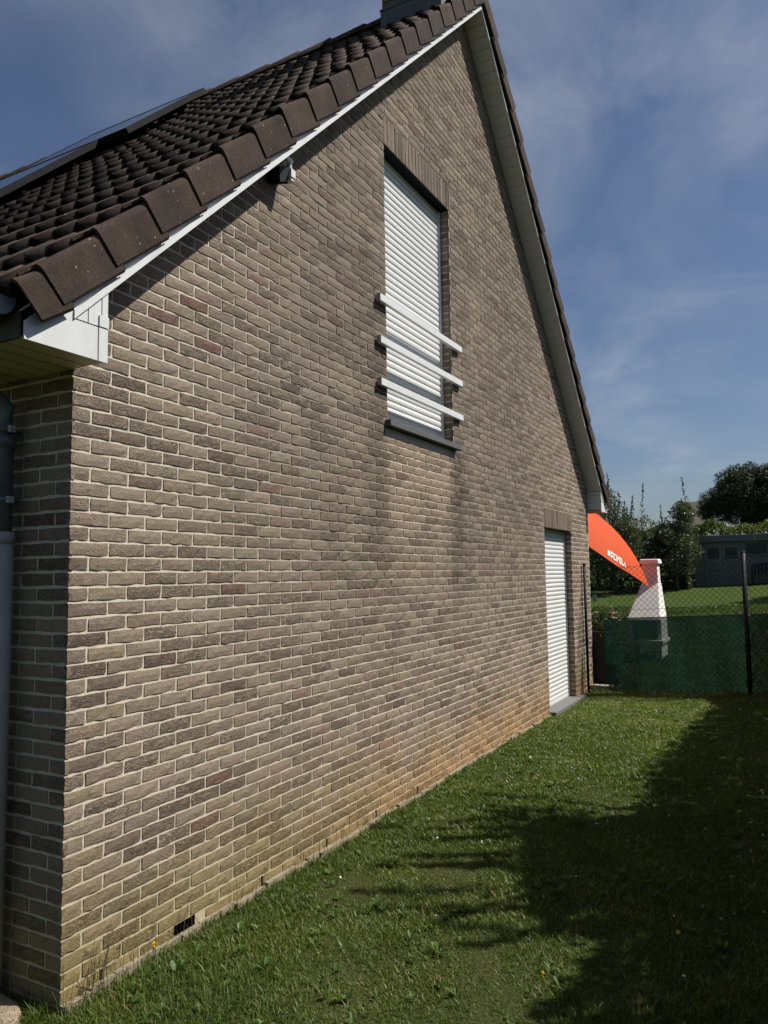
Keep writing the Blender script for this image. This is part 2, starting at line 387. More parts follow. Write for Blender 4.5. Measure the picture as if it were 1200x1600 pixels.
for c in range(-3, 125):
    z = Z0+c*HB; zt = z+BHT
    if zt > 7.2: break
    sf = (c-kS) % 2 == 0
    sp = course_spans(sf, WID)
    top = soff(APY)+.05-z                # clip to the rake at mid height
    half = (7.17+.05-(z+BHT/2))/M
    lo, hi = max(0, APY-half), min(WID, APY+half)
    if hi-lo < .05: break
    sp = [(max(s, lo), min(e, hi)) for s, e in sp if e > lo+.03 and s < hi-.03]
    if zt > 2.80 and z < WIN[3]-.01: sp = cut(sp, WIN[0], WIN[1])
    elif z > WIN[3]-.03 and z < WIN[3]+.19-1e-6: sp = cut(sp, WIN[0]-.005, WIN[1]+.035)
    elif zt > 2.765 and z < 2.80: sp = cut(sp, WIN[0]-.04, WIN[1]+.06)
    if z < DOOR[3]-.01: sp = cut(sp, DOOR[0], DOOR[1])
    elif z < DOOR[3]+.19-1e-6: sp = cut(sp, DOOR[0]-.005, DOOR[1]+.035)
    if c == 1: sp = [(s, e) for s, e in sp if not (.60 < (s+e)/2 < .80)]      # vent brick goes here
    for s, e in sp:
        if e-s > .015: bricks.append(('g', np.array([0, s, z]), e-s, BHT, FR_G))
    if z < 2.60:
        for s, e in course_spans(not sf, 10.95):
            bricks.append(('f', np.array([0, 0, z])+FR_F[0]*s, e-s, BHT, FR_F))
# soldier lintels
for (a, b2, lo, hi) in (WIN, DOOR):
    y = a; lt = Z0+HB*math.ceil((hi+.19-Z0)/HB-1e-6)-J-hi-.004
    while y < b2+.02:
        bricks.append(('g', np.array([0, y, hi+.004]), HB-J, lt, FR_G)); y += HB-.0005
# bricks of the jambs (returns facing -y on the right side, +y on the left)
for (a, b2, lo, hi) in (WIN, DOOR):
    for c in range(0, 90):
        z = Z0+c*HB
        if z+BHT < lo-.02 or z > hi-.02: continue
        bricks.append(('g', np.array([-.012, b2, z]), .088, BHT, FR_F))
score = []
for i, (wl, o, wd, ht, fr) in enumerate(bricks):
    std = abs(ht-BHT) < 1e-6 and (abs(wd-WS) < 1e-6 or abs(wd-WH) < 1e-6)
    ar, ins = pxarea([o, o+fr[0]*wd, o+fr[0]*wd+fr[1]*ht, o+fr[1]*ht])
    hid = (wl == 'f' and o[0]-wd < -.55) or (o[2] < -.03) or (wl == 'g' and o[2] > soff(o[1])-.02)
    score.append((ar if (std and ins and not hid) else 0, i))
top300 = set(i for s, i in sorted(score, reverse=True)[:300])
field = {'g': MB(), 'f': MB()}
for i, (wl, o, wd, ht, fr) in enumerate(bricks):
    if i in top300:
        me = VAR_S[rb.integers(len(VAR_S))] if wd > .15 else VAR_H[rb.integers(len(VAR_H))]
        mw = Matrix(((fr[0][0], fr[1][0], fr[2][0], o[0]), (fr[0][1], fr[1][1], fr[2][1], o[1]), (fr[0][2], fr[1][2], fr[2][2], o[2]), (0, 0, 0, 1)))
        obj('brick', me, gable if wl == 'g' else front, None, 0, mw)
    else:
        vs, fs = brick_geo(wd, ht, rb, amp=1.0 if wd > .06 else .6)
        V = [tuple(o+fr[0]*a+fr[1]*b+fr[2]*c) for a, b, c in vs]
        field[wl].add(V, fs, .10+.25*rb.random() if ht > .1 else pick_tone(rb))
field['g'].build('brick_field', BRICK, gable, False, 'stuff')
field['f'].build('brick_field', BRICK, front, False, 'stuff')
# rough footing strip of mortar showing at the grass line
b = MB()
for i in range(70):
    y = i*.128; hh = .02+.02*rb.random(); d = .012+.02*rb.random()
    b.box((-.02, y, -.1), (d, y+.131, hh*.9+ground_z(0, y)))
b.build('footing_strip', plain('footing_mortar', (.27, .235, .165), .95, .1, .35, 25, .9), house)
# weep holes and the vent brick
for (y, c) in ((.195, 1), (1.261, 1), (1.893, 1), (2.514, 1), (3.149, 1), (5.62, 1)):
    z = Z0+c*HB+.002
    MB().box((-.006, y-.007, z), (.0035, y+.007, z+BHT)).build('weep_hole', DARKGAP, house)
z = Z0+HB
vent = MB().box((-.02, .612, z-.004), (-.004, .752, z+BHT+.004)).build('air_vent', DARKGAP, house)
for i in range(5):
    MB().box((-.0045, .630+i*.026, z), (-.002, .633+i*.026, z+BHT)).build('vent_bar', DARKGAP, vent)

# ---- shutters, sills, guard bars
def shutter(rect, name, sill_mat, nbase):
    a, c, lo, hi = rect
    wnd = MB().box((-.20, a+.002, lo), (-.155, c-.002, hi)).build(name, DARKGAP, house)
    P = .0535; prof = [(-.107, 0), (-.0985, .008), (-.0955, .024), (-.0980, .040), (-.1045, .0475), (-.1045, .0525), (-.112, .0525), (-.112, 0)]
    g = .034
    sm = MB().prism([(x, a+g-.008, z) for x, z in prof], (0, c-a-2*g+.016, 0)).mesh('slat', SHUT)
    z = lo+.045; n = 0
    while z < hi-.01:
        obj('slat', sm, wnd, None, 0, Matrix.Translation((0, 0, z))); z += P
    MB().box((-.114, a+g-.008, lo+.004), (-.094, c-g+.008, lo+.044)).build('bottom_rail', SHUT, wnd, bevel=.003)
    for y0 in (a+.003, c-g):
        MB().box((-.130, y0, lo+.002), (-.084, y0+g-.003, hi-.003)).build('guide_rail', WHITE, wnd, bevel=.002)
    MB().box((-.134, a+g, hi-.055), (-.116, c-g, hi-.003)).build('head_box', ALU, wnd, bevel=.002)
    MB().box((-.15, a+.001, hi-.006), (-.002, c-.001, hi+.002)).build('lintel_shade_plate', BLACKM, wnd)  # black plate added so the lintel underside reads as deep shade
    return wnd
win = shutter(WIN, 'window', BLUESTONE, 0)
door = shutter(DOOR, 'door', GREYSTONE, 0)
MB().box((-.155, WIN[0]-.045, 2.784), (.052, WIN[1]+.060, 2.832)).build('sill', BLUESTONE, win, bevel=.004)
MB().box((-.155, DOOR[0]-.01, -.02), (.078, DOOR[1]+.13, .067)).build('door_step', GREYSTONE, door, bevel=.004)
for zt in (3.745, 3.430, 3.117):
    bar = MB().box((.010, 2.60, zt-.053), (.042, 4.145, zt)).build('guard_bar', WHITE, win, bevel=.003)
    for y0, nm in ((2.598, 'end_cap'), (4.141, 'end_cap')):
        MB().box((.0085, y0, zt-.0545), (.0435, y0+.006, zt+.0015)).build(nm, plain('grey_end_cap', (.30, .31, .31), .5) if 'grey_end_cap' not in bpy.data.materials else bpy.data.materials['grey_end_cap'], bar)
    for y0 in (2.68, 4.06):
        MB().box((-.004, y0-.02, zt-.044), (.012, y0+.02, zt-.010)).build('bracket', ALU, bar)

# ---- roof
G = .2455; OV = .195; VX = .245
US = np.array([0, math.cos(TH), math.sin(TH)]); UN = np.array([0, -math.sin(TH), math.cos(TH)])   # up-slope / normal on the near slope
def slope_frame(side):          # side=+1 near slope, -1 far slope ; gives function (x, s(y-run from eave y), n) -> world
    def fn(x, yv, n, off=.185):
        # yv: plan distance coordinate on the near side (mirrored for the far slope)
        z = 7.17-M*(APY-yv)+off
        y = yv - math.sin(TH)*n; z = z + math.cos(TH)*n
        return (x, y if side > 0 else 2*APY-y, z)
    return fn
roofb = MB()
for side in (1, -1):
    fn = slope_frame(side)
    pts = [fn(.18, -.34, -.05), fn(-11.2, -.34, -.05), fn(-11.2, APY, -.05), fn(.18, APY, -.05)]
    roofb.add(pts, [(0, 1, 2, 3) if side > 0 else (3, 2, 1, 0)])
roof = roofb.build('roof', DARKGAP, house)
TW = .30; NSEG = 12
def prof(u): return .048*(.5+.5*math.cos(2*math.pi*u/.15))**1.25
def tile_geo(fn, x0, y0, y1, lift=.040, wd=TW, nseg=NSEG, th=.013):
    vs = []; n = nseg+1
    for (yy, li) in ((y0, lift), (y1+.035, 0.0)):
        for i in range(n):
            u = wd*i/nseg; vs.append(fn(x0-u, yy, prof(u)+li))
    for i in range(n):
        u = wd*i/nseg; vs.append(fn(x0-u, y0, prof(u)+lift-th))
    fs = [(i, i+1, n+i+1, n+i) for i in range(nseg)]+[(2*n+i, 2*n+i+1, i+1, i) for i in range(nseg)]
    fs += [(2*n+i+1, 2*n+i, n+i, n+i+1) for i in range(nseg)]
    return vs, fs
courses = [(-.405, -.283+G*.35)]+[(-.283+G*(i+.35), -.283+G*(i+1.35)) for i in range(0, 40) if -.283+G*(i+.35) < APY-.12]
courses = [(-.41, -.283)]+[(-.283+G*i, -.283+G*(i+1)) for i in range(0, 19)]
rt = np.random.default_rng(5)
tl = []
XS = [.10-TW*i for i in range(37)]
fn = slope_frame(1)
for ci, (y0, y1) in enumerate(courses):
    for xi, x0 in enumerate(XS):
        jx = rt.normal(0, .002); 
        ar, ins = pxarea([fn(x0, y0, .03), fn(x0-TW, y0, .03), fn(x0-TW, y1, .03), fn(x0, y1, .03)])
        tl.append((ar if ins else 0, x0+jx, y0+rt.normal(0, .007), y1, .040+rt.normal(0, .003), rt.random(), ci))
tl.sort(key=lambda t: -t[0])
tfield = MB()
base_me = {}
for i, (ar, x0, y0, y1, li, tn, ci) in enumerate(tl):
    if i < 250 and ar > 20 and ci > 0:
        key = int(tn*8)
        if key not in base_me:
            f0 = slope_frame(1); o0 = np.array(f0(0, 0, 0))
            vs, fs = tile_geo(f0, 0, 0, G, .040+.006*(tn-.5)); vs = [tuple(np.array(v)-o0) for v in vs]
            base_me[key] = MB().add(vs, fs, tn).mesh('roof_tile', TILE)
            base_me[key].polygons.foreach_set('use_smooth', [True]*12+[False]*12+[True]*12)
        obj('roof_tile', base_me[key], roof, None, 0, Matrix.Translation(fn(x0, y0, 0)))
    else:
        tfield.add(*tile_geo(fn, x0, y0, y1, li), tn)
fr_ = slope_frame(-1)
for y0, y1 in courses:
    for x0 in XS:
        vs, fs = tile_geo(fr_, x0, y0, y1, .03, TW, 8); tfield.add(vs, [f[::-1] for f in fs], rt.random())
tfield.build('tile_field', TILE, roof, False, 'stuff')
# verge tiles: rounded shoulder and hanging side
def verge_geo(fn, y0, y1, lift):
    pf = [(VX-.002, -.098), (VX, -.070), (VX, .040), (VX-.003, .054), (VX-.011, .063), (VX-.022, .066), (VX-.045, .056), (VX-.065, .030), (VX-.09, .008), (VX-.15, .002)]
    ins = [(VX-.020, -.088), (VX-.020, .030), (VX-.035, .045)]
    vs = []; k = len(pf)
    for (yy, li) in ((y0, lift), (y1+.03, .004)):
        for x, n in pf: vs.append(fn(x-(.010 if yy != y0 else 0), yy, n+li))
    fs = [(i, i+1, k+i+1, k+i) for i in range(k-1)]
    b0 = len(vs)
    for (yy, li) in ((y0, lift), (y1+.03, .004)):
        for x, n in pf: vs.append(fn(x-.013-(.010 if yy != y0 else 0), yy, n+li-.012))
    fs += [(b0+i+1, b0+i, i, i+1) for i in range(k-1)]
    fs += [(b0+k+i, b0+k+i+1, b0+i+1, b0+i) for i in range(k-1)]
    fs += [(0, k, b0+k, b0)]
    return vs, fs
for side in (1, -1):
    f2 = slope_frame(side)
    for (y0, y1) in ([(-.375, -.283)]+courses[1:]):
        vs, fs = verge_geo(f2, y0, y1, .034+rt.normal(0, .003))
        ob = MB().add(vs, fs if side < 0 else [q[::-1] for q in fs], rt.random()).build('verge_tile', TILE, roof)
# ridge
for i in range(27):
    x0 = .20-.42*i; pts = []
    b = MB(); vs = []
    for (x, r) in ((x0, .135), (x0-.45, .125)):
        for j in range(9):
            a = math.pi*j/8; vs.append((x, APY-math.cos(a)*r*1.05, 7.335+math.sin(a)*r*.95+(.012 if r > .13 else 0)))
    b.add(vs, [(j, j+1, 10+j, 9+j) for j in range(8)]+[tuple(range(9))[::-1]], rt.random())
    b.build('ridge_tile', TILE, roof, True)
# verge soffit boards, barge board
for side in (1, -1):
    nm = MB(); ps = []
    yA, yB = .0, APY
    def P(x, y, dz):
        yy = y if side > 0 else 2*APY-y
        return (x, yy, soff(y)+dz)
    back = MB().add([P(-.02, -.0, .022), P(OV-.01, -.0, .022), P(OV-.01, APY, .022), P(-.02, APY, .022)], [(0, 1, 2, 3)]).build('verge_soffit', DARKGAP, house)
    st = .0765; n = int(APY/st)
    for i in range(n+1):
        y0 = i*st+.0035; y1 = min((i+1)*st-.0030, APY-.001)
        if y1 <= y0: continue
        q = [P(.001, y0, .0), P(OV-.014, y0, .0), P(OV-.014, y1, .0), P(.001, y1, .0)]
        MB().prism(q, (0, 0, .014)).build('soffit_board', SOFF, back)
    # barge board
    q = [P(OV-.012, -.163, .0), P(OV-.012, APY, .0), P(OV-.012, APY, .16), P(OV-.012, -.163, .16)]
    MB().prism(q, (.014, 0, 0)).build('barge_board', WHITE, house)
    q = [P(OV+.003, -.163, -.003), P(OV+.003, APY, -.003), P(OV+.003, APY, .032), P(OV+.003, -.163, .032)]
    MB().prism(q, (.007, 0, 0)).build('edge_trim', WHITE, house)
# boxed eave ends
for side in (1, -1):
    mir = (lambda y: y) if side > 0 else (lambda y: 2*APY-y)
    zb = 2.562; X1 = OV-.004
    def panel(name, pts, mat=WHITE, d=.010, par=None, x=X1): return MB().prism([(x, mir(y), z) for y, z in pts], (d, 0, 0)).build(name, mat, par or house)
    box = panel('eave_box', [(-.37, zb+.002), (-.002, zb+.002), (-.002, soff(-.002)+.02), (-.37, soff(-.37)+.12)], DARKGAP, -.006)
    panel('end_panel', [(-.370, zb-.003), (-.046, zb-.003), (-.046, 2.694), (-.166, 2.694), (-.166, soff(-.166)+.13), (-.370, soff(-.370)+.13)], WHITE, .006, box)
    panel('end_panel', [(-.152, 2.700), (-.095, 2.700), (-.095, soff(-.095)-.004)], WHITE, .005, box)
    panel('end_panel', [(-.090, 2.700), (-.030, 2.700), (-.030, soff(-.03)-.004), (-.090, soff(-.09)-.004)], WHITE, .005, box)
    panel('corner_trim', [(-.042, zb-.004), (.002, zb-.004), (.002, 2.694), (-.042, 2.694)], WHITE, .009, box)
    panel('corner_trim', [(-.042, 2.699), (.004, 2.699), (.004, 2.745), (-.042, 2.745)], WHITE, .012, box)
    panel('corner_trim', [(-.026, 2.747), (.002, 2.747), (.002, soff(.002)-.004), (-.026, soff(-.026)-.004)], WHITE, .007, box)
    # return face towards the gable side (faces the wall plane)
    zz_ = [zb, 2.688, 2.800, soff(0)]
    for i in range(3):
        MB().box((.001, min(mir(-.012), mir(.0)), zz_[i]+.002), (X1, max(mir(-.012), mir(.0)), zz_[i+1]-.002)).build('return_board', WHITE, box)
    if side < 0: MB().box((.002, 8.905, zb-.014), (X1+.004, 8.93, zb-.003)).build('drip_strip', plain('terracotta_strip', (.28, .08, .05), .7), box)
    # eave soffit boards (short boards across the overhang)
    bk = MB().box((-11, min(mir(-.37), mir(.01)), zb+.012), (X1-.01, max(mir(-.37), mir(.01)), zb+.02)).build('eave_soffit', DARKGAP, house)
    i = 0; x = X1-.006
    while x > -6:
        MB().box((x-.094, min(mir(-.368), mir(-.002)), zb+.001), (x-.002, max(mir(-.368), mir(-.002)), zb+.011)).build('soffit_board', CREAM, bk); x -= .1
    y0, y1 = sorted((mir(-.384), mir(-.371)))
    MB().box((-11, y0, zb+.001), (X1-.012, y1, zb+.10)).build('fascia_board', plain('brown_fascia', (.06, .05, .04), .6), house)
# gutter and downpipe
g = MB(); vs = []; xs = (.178, -11)
for x in xs:
    for r in (.072, .069):
        for j in range(11):
            a = math.pi+math.pi*j/10; vs.append((x, -.462+r*math.cos(a), 2.700+r*math.sin(a)))
n = 11
fs = [(j, j+1, 2*n+j+1, 2*n+j) for j in range(10)]+[(3*n+j, 3*n+j+1, n+j+1, n+j) for j in range(10)]
gut = g.add(vs, fs).build('gutter', ZINC, house, True)
MB().add([(.178, -.462+.072*math.cos(math.pi+math.pi*j/10), 2.70+.072*math.sin(math.pi+math.pi*j/10)) for j in range(11)], [tuple(range(11))]).build('stop_end', ZINC, gut)
MB().tube([(x, -.537, 2.705) for x in (.18, -3, -11)], .011, 8).build('rolled_rim', ZINC, gut, True)
dp = MB().tube([(-.338, -.072, 1.86), (-.338, -.072, 2.28), (-.338, -.072, 2.42), (-.338, -.20, 2.52), (-.338, -.40, 2.60), (-.338, -.462, 2.66)], .043, 16).build('downpipe', ZINC, house, True)
MB().tube([(-.338, -.072, -.1), (-.338, -.072, 1.885)], .050, 18).build('lower_pipe', ZINCL, dp, True)
MB().tube([(-.338, -.072, 1.845), (-.338, -.072, 1.895)], .053, 18).build('pipe_socket', ZINCL, dp, True)
MB().tube([(-.338, -.072, 2.255), (-.338, -.072, 2.305)], .051, 16).build('collar', ZINC, dp, True)
for z in (2.03, 2.33):
    br = MB().tube([(-.338, -.072, z-.012), (-.338, -.072, z+.012)], .048, 16).build('pipe_bracket', ZINC, dp, True)
    MB().box((-.350, -.03, z-.008), (-.326, .002, z+.008)).build('stem', ZINC, br)
    MB().box((-.300, -.085, z-.014), (-.278, -.058, z+.014)).build('clamp_lug', ALU, br)
MB().tube([(-.338, -.072, .60), (-.338, -.072, .62)], .0535, 16).build('wire_band', ALU, dp, True)
# chimney
chim = MB().box((-.63, 3.965, 6.5), (-.02, 4.70, 8.55)).build('chimney', plain('dark_chimney_brick', (.12, .105, .09), .9, .2, .3, 30, .6), house)
MB().box((-.645, 3.947, 6.5), (-.005, 4.72, 7.13)).build('flashing', LEAD, chim)
MB().box((-.650, 3.940, 7.12), (.0, 4.73, 7.138)).build('flashing_edge', LEAD, chim)
MB().box((-.70, 3.89, 8.55), (.05, 4.78, 8.66)).build('chimney_cap', CONC, chim)
for i in range(22):
    z = 7.145+i*.0625
    for j in range(3):
        x0 = -.63+j*.206+(-.10 if i % 2 else 0)
        MB().box((max(x0, -.63), 3.955, z), (min(x0+.194, -.022), 3.967, z+.050)).build('brick', BRICK, chim)

# ------------------------------------------------------------------ solar panels
glassm, k = newmat('solar_glass'); k.out((.012, .014, .02), .12, None, .5)
PO = .45
spos = [(-2.62, 2.62, 3.66, 'highest solar panel jutting above the roof slope'), (-2.98, 1.57, 2.61, 'middle solar panel of the array on the roof'), (-3.40, .52, 1.56, 'lowest solar panel of the array on the roof')]
for (xr, ya, yb, lab) in spos:
    fn3 = slope_frame(1)
    sp_ = thing('solar_panel', 'black framed '+lab, 'solar panel', fn3(xr, ya, 0), 'solar panels on the roof')
    def bx(name, xa, xb, y0, y1, n0, n1, mat, par=sp_):
        vs = [fn3(x, y, n, PO) for n in (n0, n1) for (x, y) in ((xa, y0), (xb, y0), (xb, y1), (xa, y1))]
        o = MB().add(vs, [(0, 3, 2, 1), (4, 5, 6, 7), (0, 1, 5, 4), (1, 2, 6, 5), (2, 3, 7, 6), (3, 0, 4, 7)]).build(name, mat)
        return rehome(o, par)
    x1 = xr-1.7
    bx('frame_rail', x1, xr, ya, ya+.022, -.052, 0, BLACKM); bx('frame_rail', x1, xr, yb-.022, yb, -.052, 0, BLACKM)
    bx('frame_rail', xr-.03, xr, ya+.022, yb-.022, -.052, 0, BLACKM); bx('frame_rail', x1, x1+.03, ya+.022, yb-.022, -.052, 0, BLACKM)
    bx('glass', x1+.03, xr-.03, ya+.022, yb-.022, -.012, -.004, glassm)
    for q in (.25, .75):
        yy = ya+(yb-ya)*q
        bx('mounting_rail', x1, xr-.06, yy-.015, yy+.015, -.10, -.053, BLACKM)
        for xx in (xr-.35, xr-1.3): bx('roof_hook', xx-.02, xx+.02, yy-.012, yy+.012, -.17, -.101, BLACKM)

# ------------------------------------------------------------------ flood light under the rake
fl = thing('flood_light', 'small dark flood light hung under the sloping eave', 'lamp', (.10, 1.36, soff(1.36)))
def fb_(name, a, b, mat, rot=None, bev=.004):
    o = MB().box(a, b).build(name, mat, fl, bevel=bev)
    return o
z0 = 0
fb_('mounting_plate', (-.05, -.04, -.075), (.03, .05, -.045), ALU)
fb_('stem', (-.02, .035, -.16), (.01, .065, -.07), ALU)
h_ = fb_('lamp_head', (-.085, -.16, -.215), (.055, -.02, -.10), BLACKM, bev=.008); h_.rotation_euler = (rad(25), rad(18), 0)
fb_('sensor', (-.03, .02, -.19), (.035, .075, -.125), WHITE)
fb_('sensor_lens', (-.02, .025, -.215), (.028, .07, -.192), WHITE, bev=.008)
o = MB().tube([(0, -.09, -.10), (0, -.05, -.06), (0, -.01, -.03)], .007, 6).build('cable', BLACKM, fl, True)
o = MB().box((.0, -.15, -.205), (.008, -.03, -.11)).build('glass', DGLASS, fl); o.location = (.055, 0, -.01); o.rotation_euler = (rad(25), rad(18), 0)

fl.scale = (.8, .8, .8)

# ------------------------------------------------------------------ fence and green net
FY = 8.43
fence = thing('chain_link_fence', 'dark green chain link fence across the side garden', 'fence', (.03, FY, .05))
def ftop(x): return 1.745+.062*x-.035*math.sin(math.pi*min(max(x, 0), 2)/2.0)
for x, zt in ((.035, 1.79), (2.035, 1.91), (4.4, 2.03)):
    pz = float(ground_z(x, FY))
    po = rehome(MB().tube([(x, FY, pz-.1), (x, FY, zt)], .029 if x > .1 else .019, 12).build('post', FENCEM, None, True), fence)
    cap = MB().tube([(x, FY, zt), (x, FY, zt+.012), (x, FY, zt+.02)], [.031, .029, .01], 12).build('post_cap', FENCEM, po, True)
    cap.matrix_parent_inverse = po.matrix_parent_inverse.copy() if False else Matrix.Identity(4)
wire = MB(); D = .037; A = .0045; H0 = .06
nrow = int(1.70/D)
x = .04; sgn = 0
cols = int((4.36)/D)
for c in range(cols):                      # woven zig-zag strands
    pts = []
    for r in range(nrow+1):
        zig = 1 if (r+c) % 2 == 0 else 0
        xx = .04+D*(c+zig*1.0)
        top = ftop(xx)-.002; bot = float(ground_z(xx, FY))+.02
        pts.append((xx, FY+(.004 if zig else -.004), bot+(top-bot)*r/nrow))
    wire.tube(pts, .0030, 3, False)
rehome(wire.build('wire_mesh', FENCEM, None, False), fence)
for q in (1.0, .66, .33, .02):
    pts = [(x, FY+.006, float(ground_z(x, FY))+(ftop(x)-float(ground_z(x, FY)))*q) for x in np.linspace(.035, 4.4, 24)]
    rehome(MB().tube(pts, .0022, 4).build('tension_wire', FENCEM, None, True), fence)
m, k = newmat('green_shade_net'); p = k.pos(); x_, y_, z_ = k.xyz(p)
col = k.mix(k.noise(p, 4, 4), (.006, .030, .021), (.010, .046, .031))
def exn(sh):
    t = k.mk('ShaderNodeBsdfTransparent'); tl_ = k.mk('ShaderNodeBsdfTranslucent'); k.put(tl_.inputs[0], (.008, .05, .03))
    a = k.mk('ShaderNodeMixShader'); a.inputs[0].default_value = .35; k.nt.links.new(sh, a.inputs[1]); k.nt.links.new(tl_.outputs[0], a.inputs[2])
    mx = k.mk('ShaderNodeMixShader'); mx.inputs[0].default_value = .15; k.nt.links.new(a.outputs[0], mx.inputs[1]); k.nt.links.new(t.outputs[0], mx.inputs[2]); return mx.outputs[0]
k.out(col, .6, k.bump(k.noise(p, 9, 3), .3, .02), .3, 0, exn)
vs = []; nx, nz = 60, 22
for j in range(nz+1):
    for i in range(nx+1):
        x = .262+(4.3-.262)*i/nx; t = j/nz
        zt = 1.035+.045*x; zb = float(ground_z(x, FY))+.015
        yy = FY+.036+.014*math.sin(x*7+t*3)+.009*math.sin(x*17+1+2*t)
        cur = max(0, 1-(x-.262)/.42)*max(0, 1-t/.38)
        vs.append((x+.075*max(0, 1-t/.5)*max(0, 1-(x-.26)/.5), yy-.16*cur**1.2+.05*math.sin(9*(x+t))*cur, zb+(zt-zb)*t+.05*cur))
fs = [(j*(nx+1)+i, j*(nx+1)+i+1, (j+1)*(nx+1)+i+1, (j+1)*(nx+1)+i) for j in range(nz) for i in range(nx)]
net = thing('privacy_net', 'dark green shade net tied along the lower half of the fence', 'net', (.26, FY+.03, .05))
rehome(MB().add(vs, fs).build('net_sheet', m, None, True), net)
rehome(MB().tube([(x, FY+.03, 1.037+.045*x) for x in np.linspace(.262, 4.3, 20)], .006, 5).build('top_hem', m, None, True), net)
for x in (.30, .95, 2.05):
    z = 1.03+.045*x
    rehome(MB().tube([(x-.02, FY-.01, z-.01), (x, FY-.014, z+.012), (x+.03, FY-.01, z)], .004, 5).build('cable_tie', ALU, None), net)

# ------------------------------------------------------------------ barbecue
BY = 12.0; bz = float(ground_z(.3, BY))-.05
bbq = thing('barbecue', 'white concrete garden barbecue with tapered chimney hood', 'barbecue', (.3, BY, bz))
def frus(name, z0, z1, r0, r1, mat, bev=.01):
    (xa, xb, ya, yb), (xc, xd, yc, yd) = r0, r1
    vs = [(xa, ya, z0), (xb, ya, z0), (xb, yb, z0), (xa, yb, z0), (xc, yc, z1), (xd, yc, z1), (xd, yd, z1), (xc, yd, z1)]
    return rehome(MB().add(vs, [(0, 3, 2, 1), (4, 5, 6, 7), (0, 1, 5, 4), (1, 2, 6, 5), (2, 3, 7, 6), (3, 0, 4, 7)]).build(name, mat, None, bevel=bev), bbq)
frus('chimney_cap', 1.82, 1.905, (.15, .50, BY-.03, BY+.34), (.17, .48, BY-.01, BY+.32), CONC, .015)
frus('chimney_shaft', 1.46, 1.83, (.195, .465, BY+.01, BY+.30), (.195, .455, BY+.01, BY+.30), CONC)
frus('hood', .84, 1.47, (-.03, .535, BY-.40, BY+.36), (.185, .475, BY+.0, BY+.31), CONC, .012)
frus('side_wall', .50, .845, (-.02, .05, BY-.32, BY+.36), (-.02, .05, BY-.32, BY+.36), CONC)
frus('side_wall', .50, .845, (.465, .535, BY-.32, BY+.36), (.465, .535, BY-.32, BY+.36), CONC)
frus('back_wall', .50, .845, (.05, .465, BY+.28, BY+.36), (.05, .465, BY+.28, BY+.36), PINK)
frus('worktop', .44, .50, (-.07, .57, BY-.42, BY+.38), (-.07, .57, BY-.42, BY+.38), CONC)
frus('leg', bz, .44, (-.02, .08, BY-.34, BY+.34), (-.02, .08, BY-.34, BY+.34), CONC)
frus('leg', bz, .44, (.42, .53, BY-.34, BY+.34), (.42, .53, BY-.34, BY+.34), CONC)

# ------------------------------------------------------------------ orange parasol
tip = bp(1013, 917, 1, 10.75); mid = bp(930, 862, 1, 10.75)
e = tip-mid; e /= np.linalg.norm(e)
dv = bp(960, 882, 1, 10.75)-CAM; dv -= dv@e*e; dv /= np.linalg.norm(dv)
ax = np.cross(dv, e); ax = ax if ax[2] > 0 else -ax
PR = 1.50; pc = tip-e*PR; EA = rad(40); SR = PR/math.sin(EA)
m_or, k = newmat('orange_canopy'); p = k.pos()
oc = k.mix(k.noise(p, 2.5, 3), (.52, .066, .014), (.60, .085, .020))
def exo(sh):
    t = k.mk('ShaderNodeBsdfTranslucent'); k.put(t.inputs[0], (.6, .08, .016)); mx = k.mk('ShaderNodeMixShader'); mx.inputs[0].default_value = .12
    k.nt.links.new(sh, mx.inputs[1]); k.nt.links.new(t.outputs[0], mx.inputs[2]); return mx.outputs[0]
k.out(oc, .75, None, .2, 0, exo)
par = thing('garden_parasol', 'tilted orange fabric parasol showing past the house corner', 'parasol', tuple(pc))
def dome(phi, th, off=0):
    r = (SR+off)*math.sin(th); hgt = (SR+off)*math.cos(th)-SR*math.cos(EA)
    return pc+r*(math.cos(phi)*e+math.sin(phi)*dv)+hgt*ax
vs = []; na, nt_ = 48, 10
for j in range(nt_+1):
    for i in range(na): 
        sag = 1-.012*abs(math.sin(4*(2*math.pi*i/na)))*(j/nt_)
        vs.append(tuple(dome(2*math.pi*i/na, EA*j/nt_*sag+1e-4)))
fs = [(j*na+i, (j+1)*na+i, (j+1)*na+(i+1) % na, j*na+(i+1) % na) for j in range(nt_) for i in range(na)]
canopy = rehome(MB().add(vs, fs).build('canopy', m_or, None, True), par)
rim = MB().tube([dome(2*math.pi*i/na, EA*(1-.012*abs(math.sin(8*math.pi*i/na)))) for i in range(na+1)], .006, 5, False)
rehome(rim.build('rim_hem', m_or, None, True), par)
for i in range(8):
    rehome(MB().tube([dome(2*math.pi*i/8, EA*t, -.012) for t in (0, .25, .5, .75, .98)], .006, 5).build('rib', ALU, None, True), par)
rehome(MB().tube([pc+ax*.36, pc-ax*.5, np.array([pc[0]-.3, pc[1]+.35, .0])], .019, 10).build('pole', ALU, None, True), par)
rehome(MB().tube([dome(rad(-60), 0, .0), dome(0, 0, .06)], [.03, .012], 8).build('finial', WHITE, None, True), par)
# white lettering marks along the hem (too small to read in the photograph)
def mark(u0, u1, t0, t1):
    q = [dome(u, EA*t, .006) for u, t in ((u0, t0), (u1, t0), (u1, t1), (u0, t1))]
    return [tuple(v) for v in q]

